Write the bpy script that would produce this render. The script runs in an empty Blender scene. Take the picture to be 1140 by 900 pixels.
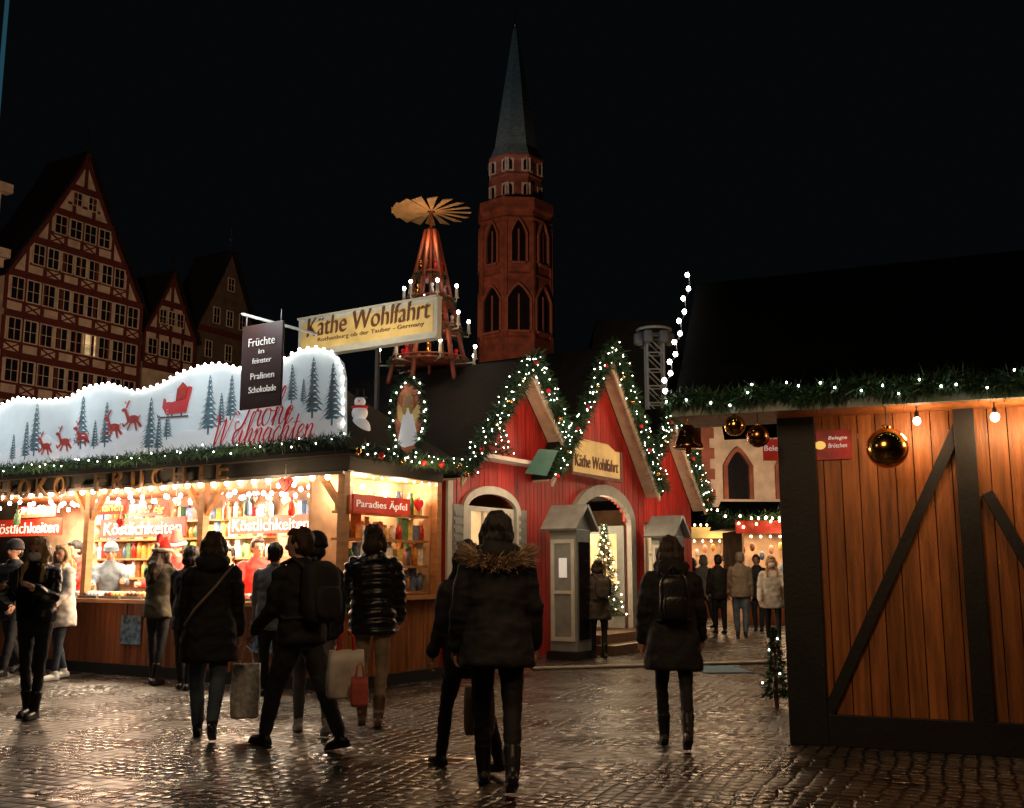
import bpy, bmesh, math, random
from mathutils import Vector, Matrix, noise
R=random.Random(7); rad=math.radians; sin=math.sin; cos=math.cos; PI=math.pi
SC=bpy.context.scene; COL=SC.collection
FP=1150.0; PITCH=math.atan(186/FP); CAM=Vector((0,0,1.35))
def ray(px,py):
    x=(px-570)/FP; y=(450-py)/FP
    return Vector((x, cos(PITCH)-y*sin(PITCH), sin(PITCH)+y*cos(PITCH)))
def at(px,py,Y):
    d=ray(px,py); return CAM+d*(Y/d.y)
def ground(px,py):
    d=ray(px,py); return CAM+d*(-CAM.z/d.z)
class PL:
    def __init__(s,o,u):
        s.o=Vector((o[0],o[1],0)); s.u=Vector((u[0],u[1],0)).normalized(); s.n=Vector((s.u.y,-s.u.x,0))
    def p(s,a,z,off=0): return s.o+s.u*a+s.n*off+Vector((0,0,z))
    def hit(s,px,py,off=0):
        d=ray(px,py); t=((s.o+s.n*off)-CAM).dot(s.n)/d.dot(s.n); q=CAM+d*t
        return (q-s.o).dot(s.u), q.z
# ---------------------------------------------------------------- materials
def M(name,col,rough=.6,metal=0,var=.2,sc=6,bump=0,bsc=60,em=0,emc=None,st=(1,1,1),island=0,spec=.5,coat=0,samp=True):
    m=bpy.data.materials.new(name); m.use_nodes=True; nt=m.node_tree; N=nt.nodes; L=nt.links
    b=N['Principled BSDF']; b.inputs['Roughness'].default_value=rough; b.inputs['Metallic'].default_value=metal
    b.inputs['Specular IOR Level'].default_value=spec; b.inputs['Coat Weight'].default_value=coat
    tc=N.new('ShaderNodeTexCoord'); mp=N.new('ShaderNodeMapping'); mp.inputs['Scale'].default_value=st
    L.new(tc.outputs['Object'],mp.inputs[0])
    nz=N.new('ShaderNodeTexNoise'); nz.inputs['Scale'].default_value=sc; nz.inputs['Detail'].default_value=5
    L.new(mp.outputs[0],nz.inputs[0])
    rp=N.new('ShaderNodeMapRange'); rp.inputs[1].default_value=.3; rp.inputs[2].default_value=.7
    rp.inputs[3].default_value=1-var; rp.inputs[4].default_value=1+var; L.new(nz.outputs[0],rp.inputs[0])
    fac=rp.outputs[0]
    if island:
        g=N.new('ShaderNodeNewGeometry'); r2=N.new('ShaderNodeMapRange'); r2.inputs[3].default_value=1-island; r2.inputs[4].default_value=1+island
        L.new(g.outputs['Random Per Island'],r2.inputs[0]); mu=N.new('ShaderNodeMath'); mu.operation='MULTIPLY'
        L.new(fac,mu.inputs[0]); L.new(r2.outputs[0],mu.inputs[1]); fac=mu.outputs[0]
    vm=N.new('ShaderNodeVectorMath'); vm.operation='SCALE'; vm.inputs[0].default_value=col[:3]; L.new(fac,vm.inputs['Scale'])
    L.new(vm.outputs[0],b.inputs['Base Color'])
    if bump:
        n2=N.new('ShaderNodeTexNoise'); n2.inputs['Scale'].default_value=bsc; n2.inputs['Detail'].default_value=4; L.new(mp.outputs[0],n2.inputs[0])
        bp=N.new('ShaderNodeBump'); bp.inputs['Strength'].default_value=bump; bp.inputs['Distance'].default_value=.01
        L.new(n2.outputs[0],bp.inputs['Height']); L.new(bp.outputs[0],b.inputs['Normal'])
    if em:
        b.inputs['Emission Strength'].default_value=em
        if emc: b.inputs['Emission Color'].default_value=(*emc,1)
        else: L.new(vm.outputs[0],b.inputs['Emission Color'])
    if not samp: m.cycles.emission_sampling='NONE'
    return m
m_hutwood=M('hut_wood',(.33,.115,.032),.45,var=.45,sc=3,st=(7,7,.6),island=.32,bump=.5,bsc=14)
m_wood=M('stall_wood',(.24,.075,.03),.45,var=.35,sc=3,st=(7,7,.6),island=.3,bump=.3,bsc=14)
m_lwood=M('light_wood',(.42,.2,.08),.5,var=.25,sc=5,st=(1,1,4),bump=.2,bsc=20)
m_step=M('step_wood',(.16,.09,.05),.4,var=.3,sc=5,bump=.2,bsc=20)
m_letter=M('letter_brown',(.12,.06,.025),.5,var=.2)
m_dark=M('black_paint_wood',(.01,.01,.011),.6,var=.4,sc=4,bump=.3,bsc=30)
m_red=M('red_boards',(.40,.02,.015),.5,var=.3,sc=3,st=(6,6,.7),island=.22,bump=.2,bsc=14)
m_cream=M('cream_paint',(.62,.55,.42),.5,var=.15,sc=6,bump=.1)
m_white=M('white_paint',(.6,.6,.55),.5,var=.12,sc=6,bump=.1)
m_grey=M('grey_paint',(.24,.26,.26),.5,var=.2,sc=5,bump=.1)
m_roof=M('dark_roof',(.008,.009,.010),.7,var=.5,sc=3,bump=.5,bsc=9,spec=.3)
m_tarp=M('dark_tarp',(.004,.006,.007),.7,var=.4,sc=2,bump=.5,bsc=3,spec=.3)
m_hroof=M('hut_roof_felt',(.0022,.0026,.003),.95,var=.5,sc=2,bump=.3,bsc=5,spec=.05)
m_green=M('fir_green',(.022,.075,.03),.55,var=.4,sc=5,island=.5)
m_bulbw=M('bulb_white',(1,.93,.8),.3,em=24,emc=(1,.92,.8),samp=False)
m_bulb=M('bulb_warm',(1,.8,.5),.3,em=22,emc=(1,.68,.34),samp=False)
m_gold=M('gold_bauble',(.75,.42,.12),.16,1,var=.1)
m_bronze=M('bronze_bauble',(.45,.22,.09),.22,1,var=.1)
m_metal=M('grey_metal',(.3,.3,.32),.4,.9,var=.2)
m_plaster=M('plaster',(.55,.43,.33),.8,var=.25,sc=2,bump=.3,bsc=10)
m_timber=M('timber_red',(.10,.018,.012),.7,var=.3,sc=4)
m_stone=M('red_sandstone',(.25,.075,.045),.8,var=.45,sc=1.2,bump=.6,bsc=3)
m_trimst=M('sandstone_trim',(.30,.11,.07),.8,var=.3)
m_slate=M('slate_spire',(.12,.15,.15),.5,var=.35,sc=2,bump=.3,bsc=4,st=(1,1,4))
m_slatd=M('slate_dark',(.010,.010,.012),.8,var=.3,sc=2,bump=.3,bsc=4,spec=.2)
m_glass=M('dark_glass',(.012,.01,.012),.2,var=.2)
m_litwin=M('lit_window',(.7,.5,.25),.4,em=.6,var=.5,sc=2)
m_panel=M('snow_panel',(.62,.71,.74),.5,var=.14,sc=1.6,em=.24)  # glow of the edge bulbs put into the board as emission
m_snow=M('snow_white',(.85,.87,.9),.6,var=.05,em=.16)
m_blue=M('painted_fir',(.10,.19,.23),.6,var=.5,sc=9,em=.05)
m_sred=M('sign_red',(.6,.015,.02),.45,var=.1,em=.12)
m_brown=M('painted_brown',(.16,.06,.035),.6,var=.3)
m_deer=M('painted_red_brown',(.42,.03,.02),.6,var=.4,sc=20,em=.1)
m_sbrown=M('sign_brown',(.045,.016,.012),.5,var=.2)
m_scream=M('sign_cream',(.70,.50,.18),.5,var=.25,sc=2,em=.2)
m_txtw=M('letter_white',(.85,.82,.75),.5,var=.03,em=.35)
m_txty=M('letter_yellow',(.9,.6,.15),.5,var=.03,em=.7)
m_redsign=M('red_light_sign',(.36,.025,.012),.45,var=.3,sc=5,em=.5)
m_inter=M('interior_wall',(.5,.34,.22),.7,var=.4,sc=3)
goods=[M('goods_wrap',c,.35,var=.4,sc=22) for c in [(.5,.03,.02),(.7,.5,.15),(.78,.74,.68),(.2,.08,.03),(.65,.28,.06),(.1,.22,.1),(.75,.35,.25),(.12,.2,.35),(.8,.8,.8)]]
def cloth(n,c,r=.75,**k): return M(n,c,r,var=.3,sc=7,bump=.35,bsc=140,**k)
c_black=cloth('cloth_black',(.009,.009,.011)); c_char=cloth('cloth_charcoal',(.022,.022,.027)); c_navy=cloth('cloth_navy',(.012,.016,.03))
c_puff=M('puffer_black',(.012,.012,.015),.3,var=.3,sc=7,bump=.2,bsc=60)
c_denim=cloth('denim',(.09,.13,.18)); c_ddenim=cloth('dark_denim',(.03,.04,.06)); c_beige=cloth('beige_cloth',(.32,.24,.17)); c_white=cloth('white_cloth',(.66,.62,.56))
c_olive=cloth('olive_cloth',(.09,.075,.045)); c_red=cloth('red_cloth',(.6,.025,.015)); c_grey=cloth('grey_cloth',(.16,.16,.17)); c_tan=cloth('tan_jacket',(.22,.18,.13))
c_bgrey=cloth('blue_grey_cloth',(.12,.16,.2)); c_coatg=cloth('taupe_coat',(.07,.055,.045)); c_fur=M('fur_brown',(.42,.30,.20),.8,var=.4,sc=20,island=.5); c_pink=cloth('pink_bag',(.6,.12,.1))
c_shoe=M('black_shoe',(.012,.011,.011),.4,var=.2); c_wshoe=M('white_sneaker',(.6,.6,.58),.5); c_bshoe=M('brown_boot',(.13,.075,.04),.5)
SK=M('skin',(.55,.3,.2),.5,var=.08); hk=dict(sc=8,st=(9,9,1),bump=.8,bsc=20)
h_dk=M('hair_dark',(.012,.009,.007),.5,var=.4,**hk); h_bl=M('hair_blonde',(.5,.32,.15),.45,var=.3,**hk)
h_br=M('hair_brown',(.045,.025,.014),.5,var=.4,**hk); h_gr=M('hair_grey',(.22,.2,.18),.5,var=.3,**hk)
m_eye=M('eye_dark',(.03,.02,.02),.15); m_lip=M('lips',(.4,.12,.1),.5); m_mask=M('mask_white',(.75,.76,.78),.7,var=.05)
# ---------------------------------------------------------------- mesh builder
W={}
def tag(o,label=None,cat=None,group=None,kind=None):
    if label:o['label']=label
    if cat:o['category']=cat
    if group:o['group']=group
    if kind:o['kind']=kind
    return o
def thing(name,label,cat,loc=(0,0,0),rz=0,group=None):
    o=bpy.data.objects.new(name,None); COL.objects.link(o); o.location=loc; o.rotation_euler=(0,0,rz)
    W[o.name]=Matrix.Translation(Vector(loc))@Matrix.Rotation(rz,4,'Z'); return tag(o,label,cat,group)
class MB:
    def __init__(s): s.v=[]; s.f=[]; s.s=[]
    def add(s,vs,fs,sm=False):
        k=len(s.v); s.v+= [Vector(v) for v in vs]; s.f+=[tuple(i+k for i in f) for f in fs]; s.s+=[sm]*len(fs)
    def box(s,c,d,r=None):
        c=Vector(c); r=r if r is not None else Matrix.Identity(3)
        if isinstance(r,(int,float)): r=Matrix.Rotation(r,3,'Z')
        vs=[c+r@Vector((x*d[0]/2,y*d[1]/2,z*d[2]/2)) for x in(-1,1) for y in(-1,1) for z in(-1,1)]
        s.add(vs,[(0,1,3,2),(4,6,7,5),(0,4,5,1),(2,3,7,6),(0,2,6,4),(1,5,7,3)])
    def pb(s,pl,a0,a1,z0,z1,o0,o1,zt0=None,zt1=None):
        t0=z1 if zt0 is None else zt0; t1=z1 if zt1 is None else zt1
        vs=[pl.p(a0,z0,o0),pl.p(a1,z0,o0),pl.p(a1,t1,o0),pl.p(a0,t0,o0),pl.p(a0,z0,o1),pl.p(a1,z0,o1),pl.p(a1,t1,o1),pl.p(a0,t0,o1)]
        s.add(vs,[(0,1,2,3),(7,6,5,4),(0,4,5,1),(1,5,6,2),(2,6,7,3),(3,7,4,0)])
    def prism(s,pl,pts,o0,o1):
        n=len(pts); vs=[pl.p(a,z,o0) for a,z in pts]+[pl.p(a,z,o1) for a,z in pts]
        s.add(vs,[tuple(range(n)),tuple(range(2*n-1,n-1,-1))]+[(i,(i+1)%n,(i+1)%n+n,i+n) for i in range(n)])
    def se(s,c,d,e1=1,e2=1,r=None,n=16,m=10):
        c=Vector(c); r=r if r is not None else Matrix.Identity(3)
        if isinstance(r,(int,float)): r=Matrix.Rotation(r,3,'Z')
        f=lambda w,e: (abs(w)**e)*(1 if w>=0 else -1)
        vs=[];fs=[]
        for j in range(1,m):
            ph=-PI/2+PI*j/m
            for i in range(n):
                th=2*PI*i/n; vs.append(c+r@Vector((d[0]*f(cos(ph),e1)*f(cos(th),e2),d[1]*f(cos(ph),e1)*f(sin(th),e2),d[2]*f(sin(ph),e1))))
        vs.append(c+r@Vector((0,0,-d[2]))); vs.append(c+r@Vector((0,0,d[2]))); b=len(vs)-2
        for j in range(m-2):
            for i in range(n): fs.append((j*n+i,j*n+(i+1)%n,(j+1)*n+(i+1)%n,(j+1)*n+i))
        for i in range(n): fs.append((b,(i+1)%n,i)); fs.append((b+1,(m-2)*n+i,(m-2)*n+(i+1)%n))
        s.add(vs,fs,True)
    def loft(s,rs,sm=True):
        n=len(rs[0]); vs=[v for r in rs for v in r]; fs=[]
        for j in range(len(rs)-1):
            for i in range(n): fs.append((j*n+i,j*n+(i+1)%n,(j+1)*n+(i+1)%n,(j+1)*n+i))
        fs.append(tuple(range(n-1,-1,-1))); fs.append(tuple(range((len(rs)-1)*n,len(rs)*n)))
        s.add(vs,fs,sm)
    def rings(s,L,n=20,T=None,e=.85):
        f=lambda w: (abs(w)**e)*(1 if w>=0 else -1)
        rs=[]
        for (x,y,z,rx,ry) in L:
            q=[Vector((x+rx*f(cos(2*PI*i/n)),y+ry*f(sin(2*PI*i/n)),z)) for i in range(n)]
            rs.append([T(v) for v in q] if T else q)
        s.loft(rs)
    def tube(s,pts,rr,n=8,round_=True,sm=True):
        pts=[Vector(p) for p in pts]
        if not isinstance(rr,(list,tuple)): rr=[rr]*len(pts)
        rr=list(rr)
        if round_:
            d0=(pts[0]-pts[1]).normalized(); d1=(pts[-1]-pts[-2]).normalized()
            pts=[pts[0]+d0*rr[0]*.85]+pts+[pts[-1]+d1*rr[-1]*.85]; rr=[rr[0]*.5]+rr+[rr[-1]*.5]
        rs=[]; ref=Vector((0,0,1))
        for i,p in enumerate(pts):
            t=(pts[min(i+1,len(pts)-1)]-pts[max(i-1,0)]).normalized()
            if abs(t.z)>.9: ref=Vector((0,1,0))
            elif i==0: ref=Vector((0,0,1))
            if abs(t.dot(ref))>.97: ref=Vector((1,0,0))
            a=t.cross(ref).normalized(); b=a.cross(t)
            rs.append([p+(a*cos(2*PI*k/n)+b*sin(2*PI*k/n))*rr[i] for k in range(n)])
        s.loft(rs,sm)
    def blade(s,p,d,w):
        d=Vector(d); a=d.orthogonal().normalized(); a=Matrix.Rotation(R.uniform(0,6.28),3,d.normalized())@a
        s.add([p-a*w/2,p+a*w/2,p+d],[(0,1,2)])
def link(name,me,mat,parent=None,loc=None):
    o=bpy.data.objects.new(name,me); COL.objects.link(o)
    if mat and not me.materials: me.materials.append(mat)
    if parent: o.parent=parent; W[o.name]=W[parent.name]
    return o
def tomesh(name,mb,inv):
    me=bpy.data.meshes.new(name); me.from_pydata([inv@v for v in mb.v],[],mb.f)
    me.polygons.foreach_set('use_smooth',mb.s); me.update()
    bm=bmesh.new(); bm.from_mesh(me); bmesh.ops.recalc_face_normals(bm,faces=bm.faces); bm.to_mesh(me); bm.free()
    return me
def build(mb,name,mat,parent=None,label=None,cat=None,group=None,kind=None):
    if parent: inv=W[parent.name].inverted(); me=tomesh(name,mb,inv); o=link(name,me,mat,parent)
    else:
        xs=[v.x for v in mb.v]; ys=[v.y for v in mb.v]; z=min(v.z for v in mb.v)
        c=Vector(((min(xs)+max(xs))/2,(min(ys)+max(ys))/2,z)); me=tomesh(name,mb,Matrix.Translation(-c)); o=link(name,me,mat); o.location=c
        W[o.name]=Matrix.Translation(c)
    return tag(o,label,cat,group,kind)
def bevel(o,w=.01):
    b=o.modifiers.new('b','BEVEL'); b.width=w; b.segments=2; b.limit_method='ANGLE'
def sphere_mesh(name,r,mat,n=10,m=7):
    mb=MB(); mb.se((0,0,0),(r,r,r*1.15),n=n,m=m); me=tomesh(name,mb,Matrix.Identity(4)); me.materials.append(mat); return me
ME_W=sphere_mesh('bulb_white',.018,m_bulbw); ME_B=sphere_mesh('bulb_warm',.013,m_bulb); ME_T=sphere_mesh('bulb_tiny',.0075,m_bulbw,8,5); ME_BIG=sphere_mesh('bulb_big',.032,m_bulb,14,9); ME_HUT=sphere_mesh('bulb_hut',.0075,m_bulbw,8,6); ME_F=sphere_mesh('bulb_far',.028,m_bulb,8,5); ME_IN=sphere_mesh('bulb_inside',.028,m_bulbw,10,7); ME_S=sphere_mesh('bulb_string',.02,m_bulbw,10,7)
def bulb(me,pos,parent,name='bulb'):
    o=bpy.data.objects.new(name,me); COL.objects.link(o); o.parent=parent; o.location=W[parent.name].inverted()@Vector(pos); return o
def along(pts,step):
    pts=[Vector(p) for p in pts]; out=[]; d=0; nxt=0
    for a,b in zip(pts,pts[1:]):
        l=(b-a).length
        while nxt<=d+l: out.append(a.lerp(b,(nxt-d)/l)); nxt+=step
        d+=l
    return out
def garland(label,pts,r=.09,dens=420,bl=.08,bulbs=.22,me=None,group=None,mat=None,name='garland',balls=None):
    pts=[Vector(p) for p in pts]; t=thing(name,label,'garland',pts[0],0,group); mb=MB(); Ln=sum((b-a).length for a,b in zip(pts,pts[1:]))
    for i,p in enumerate(along(pts,1/dens)):
        o=Vector((R.gauss(0,1),R.gauss(0,1),R.gauss(0,1)-.2)).normalized(); rk=r*(1+.35*noise.noise(Vector((i/dens*3,Ln,0))))
        mb.blade(p+o*rk*R.uniform(0,.8),(o+Vector((R.uniform(-.5,.5),R.uniform(-.5,.5),R.uniform(-.6,.3))))*bl*R.uniform(.6,1.2),.014 if bl<.1 else .02)
    build(mb,'foliage',mat or m_green,t)
    if bulbs:
        for p in along(pts,max(bulbs,Ln/95)):
            bulb(me or ME_B,p+Vector((R.uniform(-.8,.8)*r,R.uniform(-1.1,-.4)*r,R.uniform(-1,.9)*r)),t)
    if balls:
        for p in along(pts,balls):
            b=MB(); b.se(p+Vector((0,-r*.8,-r*.5)),(.04,.04,.04),n=12,m=8); build(b,'ornament',R.choice([m_sred,m_gold]),t)
    return t
def text(s,name,pl,px0,px1,pyc,off,mat,parent,shear=0,hpx=None,ext=.004,bold=0,rot=0,nib=0):
    cu=bpy.data.curves.new(name,'FONT'); cu.body=s; cu.extrude=ext; cu.shear=shear; cu.offset=bold; cu.resolution_u=3
    o=bpy.data.objects.new('tmp',cu); COL.objects.link(o); bpy.context.view_layer.update()
    me=bpy.data.meshes.new_from_object(o.evaluated_get(bpy.context.evaluated_depsgraph_get())); bpy.data.objects.remove(o)
    if nib:
        bm=bmesh.new()
        for k in range(6):
            m2=me.copy(); m2.transform(Matrix.Translation((nib*k/5,nib*.55*k/5,.0006*k))); bm.from_mesh(m2)
        bm.to_mesh(me); bm.free()
    xs=[v.co.x for v in me.vertices]; ys=[v.co.y for v in me.vertices]; cx=(min(xs)+max(xs))/2; cy=(min(ys)+max(ys))/2
    a0,_=pl.hit(px0,pyc,off); a1,_=pl.hit(px1,pyc,off); ac,zc=pl.hit((px0+px1)/2,pyc,off); sx=(a1-a0)/(max(xs)-min(xs)); sy=sx
    if hpx:
        _,za=pl.hit((px0+px1)/2,pyc-hpx/2,off); _,zb=pl.hit((px0+px1)/2,pyc+hpx/2,off); sy=(za-zb)/(max(ys)-min(ys))
    inv=W[parent.name].inverted(); ac=(a0+a1)/2
    for v in me.vertices:
        x=(v.co.x-cx)*sx; y=(v.co.y-cy)*sy; x,y=x*cos(rot)-y*sin(rot),x*sin(rot)+y*cos(rot)
        v.co=inv@pl.p(ac+x,zc+y,off+v.co.z)
    me.materials.clear(); me.materials.append(mat); o=link(name,me,mat,parent); return o
CUR={'e':([[(0,.3),(.35,.55),(.5,.85),(.35,1),(.12,.75),(.12,.3),(.35,0),(.7,.3)]],.66),
'r':([[(0,.2),(.22,1.05),(.3,.85),(.55,.85),(.48,.3),(.62,0),(.85,.25)]],.75),
'o':([[(.5,.95),(.2,.9),(.05,.45),(.25,.02),(.55,.2),(.6,.7),(.45,.95),(.62,.82),(.9,.8)]],.82),
'h':([[(0,.2),(.35,1.2),(.5,2.0),(.35,2.1),(.22,1.5),(.15,0)],[(.17,.3),(.45,.95),(.65,.85),(.58,.3),(.72,0),(1.0,.3)]],.92),
'i':([[(0,.25),(.18,.95),(.14,.25),(.3,0),(.52,.3)],[(.27,1.35),(.32,1.42)]],.5),
'n':([[(0,.7),(.15,.95),(.15,0)],[(.15,.4),(.4,.95),(.6,.85),(.55,.3),(.7,0),(.95,.3)]],.88),
'a':([[(.6,.85),(.3,.98),(.05,.5),(.2,.02),(.5,.3),(.62,.9),(.58,.25),(.75,0),(.95,.3)]],.88),
'c':([[(.6,.8),(.4,1),(.1,.6),(.15,.1),(.4,0),(.7,.3)]],.63),
't':([[(0,.25),(.25,1.0),(.35,1.7),(.24,.3),(.4,0),(.65,.3)],[(.05,1.15),(.6,1.2)]],.58),
'F':([[(.05,1.7),(.3,2.1),(1.5,2.2)],[(.9,2.1),(.75,1.1),(.45,.1),(.0,-.1),(-.15,.3),(.1,.4)],[(.4,1.1),(1.15,1.2)]],1.15),
'W':([[(-.1,1.8),(.15,2.15),(.3,1.5),(.35,.0),(.95,1.9),(.95,.0),(1.55,1.7),(1.8,2.25),(2.1,2.1)]],1.95)}
def cursive(s,pl,px0,px1,py0,py1,off,mat,parent,r=.011,shear=.3):
    strokes=[];x=0
    for ch in s:
        st,ad=CUR[ch]; 
        for q in st: strokes.append([(x+a+b*shear,b) for a,b in q])
        x+=ad
    X0=min(p[0] for q in strokes for p in q); X1=max(p[0] for q in strokes for p in q); a0,z0=pl.hit(px0,py0,off); a1,z1=pl.hit(px1,py1,off); k=(a1-a0)/(X1-X0); zs=z1-z0; m=MB()
    for q in strokes:
        P=[Vector(p) for p in q]; P=[P[0]*2-P[1]]+P+[P[-1]*2-P[-2]]; out=[]
        for i in range(1,len(P)-2):
            for j in range(5):
                t=j/5; out.append(.5*((2*P[i])+(P[i+1]-P[i-1])*t+(2*P[i-1]-5*P[i]+4*P[i+1]-P[i+2])*t*t+(3*P[i]-P[i-1]-3*P[i+1]+P[i+2])*t**3))
        out.append(P[-2]); rr=[]
        for i in range(len(out)):
            d=out[min(i+1,len(out)-1)]-out[max(i-1,0)]; rr.append(r*(1.35 if d.y<-.02 else .7))
        m.tube([pl.p(a0+(v.x-X0)*k,z0+v.y*k+zs*(v.x-X0)/(X1-X0),off) for v in out],rr,6)
    return build(m,'greeting_lettering',mat,parent)
def add_light(kind,loc,power,col=(1,.72,.42),size=.3,target=None,spot=60):  # makes both visible lamps and added unseen fills
    l=bpy.data.lights.new('lamp_or_fill',kind); l.energy=power; l.color=col
    if kind=='AREA': l.size=size
    else: l.shadow_soft_size=size
    if kind=='SPOT': l.spot_size=rad(spot); l.spot_blend=.6
    o=bpy.data.objects.new('lamp_or_fill',l); COL.objects.link(o); o.location=loc
    if target is not None: o.rotation_euler=(Vector(target)-Vector(loc)).to_track_quat('-Z','Y').to_euler()
    return o
# ---------------------------------------------------------------- people
def bake(mb,name,mat,parent,vox,disp=None,extra=None,smooth=4):
    me=tomesh('t',mb,Matrix.Identity(4)); o=bpy.data.objects.new('t',me); COL.objects.link(o)
    r=o.modifiers.new('r','REMESH'); r.mode='VOXEL'; r.voxel_size=vox; s=o.modifiers.new('s','SMOOTH'); s.factor=.5; s.iterations=smooth
    bpy.context.view_layer.update(); nm=bpy.data.meshes.new_from_object(o.evaluated_get(bpy.context.evaluated_depsgraph_get())); bpy.data.objects.remove(o)
    if disp:
        ns=[v.normal.copy() for v in nm.vertices]
        for v,n in zip(nm.vertices,ns): v.co+=n*disp(v.co)
    nm.polygons.foreach_set('use_smooth',[True]*len(nm.polygons))
    if extra:
        bm=bmesh.new(); bm.from_mesh(nm); em=tomesh('e',extra,Matrix.Identity(4)); bm.from_mesh(em); bm.to_mesh(nm); bm.free()
    nm.name=name; nm.materials.clear(); return link(name,nm,mat,parent)
def build_local(mb,name,mat,parent):
    return link(name,tomesh(name,mb,Matrix.Identity(4)),mat,parent)
def person(label,pos,H,hd,legs=(14,4,-14,16),arms=((8,7,12),(-8,7,12)),coat=c_black,hem=.85,flare=.0,tr=c_black,slim=1,shoe=c_shoe,boots=0,hair=h_dk,hl=0,hat=None,face=0,mask=0,fur=0,puff=0,near=1,lean=3,bulk=1,hy=0,group=None,scarf=None,hood=0,hp=0,bun=0,bob=0):
    vox=.012 if near==2 else (.017 if near else .028); pos=Vector(pos)
    T0=thing('person',label,'person',pos,rad(hd),group); k=H/1.7; seed=R.uniform(0,99)
    LJ=[]; 
    for sd,t,kn in((-1,legs[0],legs[1]),(1,legs[2],legs[3])):
        t=rad(t); a=t-rad(kn); h=Vector((sd*.085,0,.89)); K=h+Vector((sd*.006,sin(t)*.43,-cos(t)*.43)); A=K+Vector((-sd*.018,sin(a)*.4,-cos(a)*.4)); LJ.append([h,K,A])
    dz=.075-min(j[2].z for j in LJ)
    for j in LJ:
        for v in j: v.z+=dz
    Rl=Matrix.Rotation(-rad(lean),3,'X'); hc=Vector((0,0,.9))
    def T(v): v=hc+Rl@(Vector(v)-hc); return Vector((v.x,v.y,v.z+dz))
    Rh=Matrix.Rotation(rad(hy),3,'Z')@Matrix.Rotation(-rad(hp),3,'X'); nc=Vector((0,0,1.5))
    def TH(v): return T(nc+Rh@(Vector(v)-nc))
    RH=Rl@Rh
    K4=lambda mb:[setattr(mb,'v',[v*k for v in mb.v])]
    AJ=[]
    for sd,(f,ab,el) in((-1,arms[0]),(1,arms[1])):
        f=rad(f); ab=rad(ab); e=f+rad(el); S=T((sd*.17,0,1.37)); E=S+.28*Vector((sd*sin(ab),sin(f)*cos(ab),-cos(f)*cos(ab)))
        inn=.35*max(0,el-30)/60; Wd=Vector((sd*(sin(ab)*.4-inn),sin(e),-cos(e))).normalized(); Wr=E+.25*Wd; AJ.append([S,E,Wr,Wd])
    body=MB(); s8=slim*.78
    body.rings([(0,0,.84,.13,.09),(0,0,.92,.145,.10),(0,0,1.05,.13,.095),(0,0,1.2,.145,.105),(0,0,1.32,.155,.10),(0,0,1.39,.13,.075),(0,0,1.43,.07,.06),(0,.005,1.52,.052,.055)],T=T)
    for h,K,A in LJ: body.tube([h,(h+K)/2,K,K.lerp(A,.3),A],[.078*min(1,slim+.1),.085*s8,.064*s8,.061*s8,.032],10)
    for S,E,Wr,Wd in AJ: body.tube([S,E,Wr,Wr+Wd*.04,Wr+Wd*.09],[.05,.04,.027,.032,.028],10)
    body.se(TH((0,.008,1.6)),(.075,.095,.105),r=RH,n=20,m=14); body.se(TH((0,.035,1.535)),(.056,.062,.055),r=RH)
    body.se(TH((0,.108,1.572)),(.013,.02,.026),r=RH,n=10,m=8)
    for sd in(-1,1): body.se(TH((sd*.077,-.005,1.575)),(.012,.02,.032),r=RH,n=8,m=6)
    fg=MB()
    for (S,E,Wr,Wd),sd in zip(AJ,(-1,1)):
        side=Vector((0,1,0)); side=(side-Wd*side.dot(Wd))
        side=side.normalized() if side.length>.3 else Vector((0,0,1)); cu=Vector((-sd,0,0)) if abs(Wd.x)<.8 else Vector((0,0,-1)); P=Wr+Wd*.09
        for i,(o,l) in enumerate(((-.027,.055),(-.009,.068),(.009,.072),(.027,.064))):
            q=P+side*o; fg.tube([q-Wd*.02,q+Wd*l*.45+cu*.004,q+Wd*l*.8+cu*.022,q+Wd*l*.85+cu*.04],[.0095,.009,.0085,.007],6)
        q=Wr+Wd*.03+side*.03; fg.tube([q-side*.01,q+side*.018+Wd*.02,q+side*.022+Wd*.05+cu*.008],[.011,.01,.008],6)
    K4(body);K4(fg); bo=bake(body,'body',SK,T0,vox*.8,extra=fg)
    wr=lambda amp,fr=9:(lambda p:amp*(noise.noise(Vector((p.x*fr+seed,p.y*fr,p.z*fr*1.6)))+.5*noise.noise(p*fr*2.3+Vector((seed,0,0)))))
    t=MB(); t.rings([(0,0,.78,.13,.10),(0,0,.9,.165,.12),(0,0,1.0,.15,.115)],T=T)
    for h,K,A in LJ: t.tube([h,(h+K)/2,K,K.lerp(A,.35),K.lerp(A,.92)],[.092,.087*slim,.066*slim,.063*slim,max(.046,.05*slim)],12)
    K4(t); bake(t,'trousers',tr,T0,vox,wr(.006,14))
    for h,K,A in LJ:
        s=MB(); lift=max(0,A.z-.08); pt=math.asin(min(.85,lift/.16)); RF=Matrix.Rotation(-pt,3,'X'); 
        F=lambda y,z:A+RF@Vector((0,y,z-.075))
        s.tube([F(-.05,.04),F(0,.045),F(.07,.04),F(.125,.034),F(.16,.03)],[.034,.042,.041,.038,.026],12)
        s.box(F(.05,.008),(.074,.24,.016),RF); s.tube([F(0,.05),A+(K-A)*(.42 if boots else .1)],[.042,.058 if boots else .046],12)
        K4(s); s.v=[Vector((v.x,v.y,max(v.z,.003))) for v in s.v]
        bake(s,'boot' if boots else 'shoe',shoe,T0,.011 if near else .02,smooth=2)
    b=bulk; c=MB(); hm=hem
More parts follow.
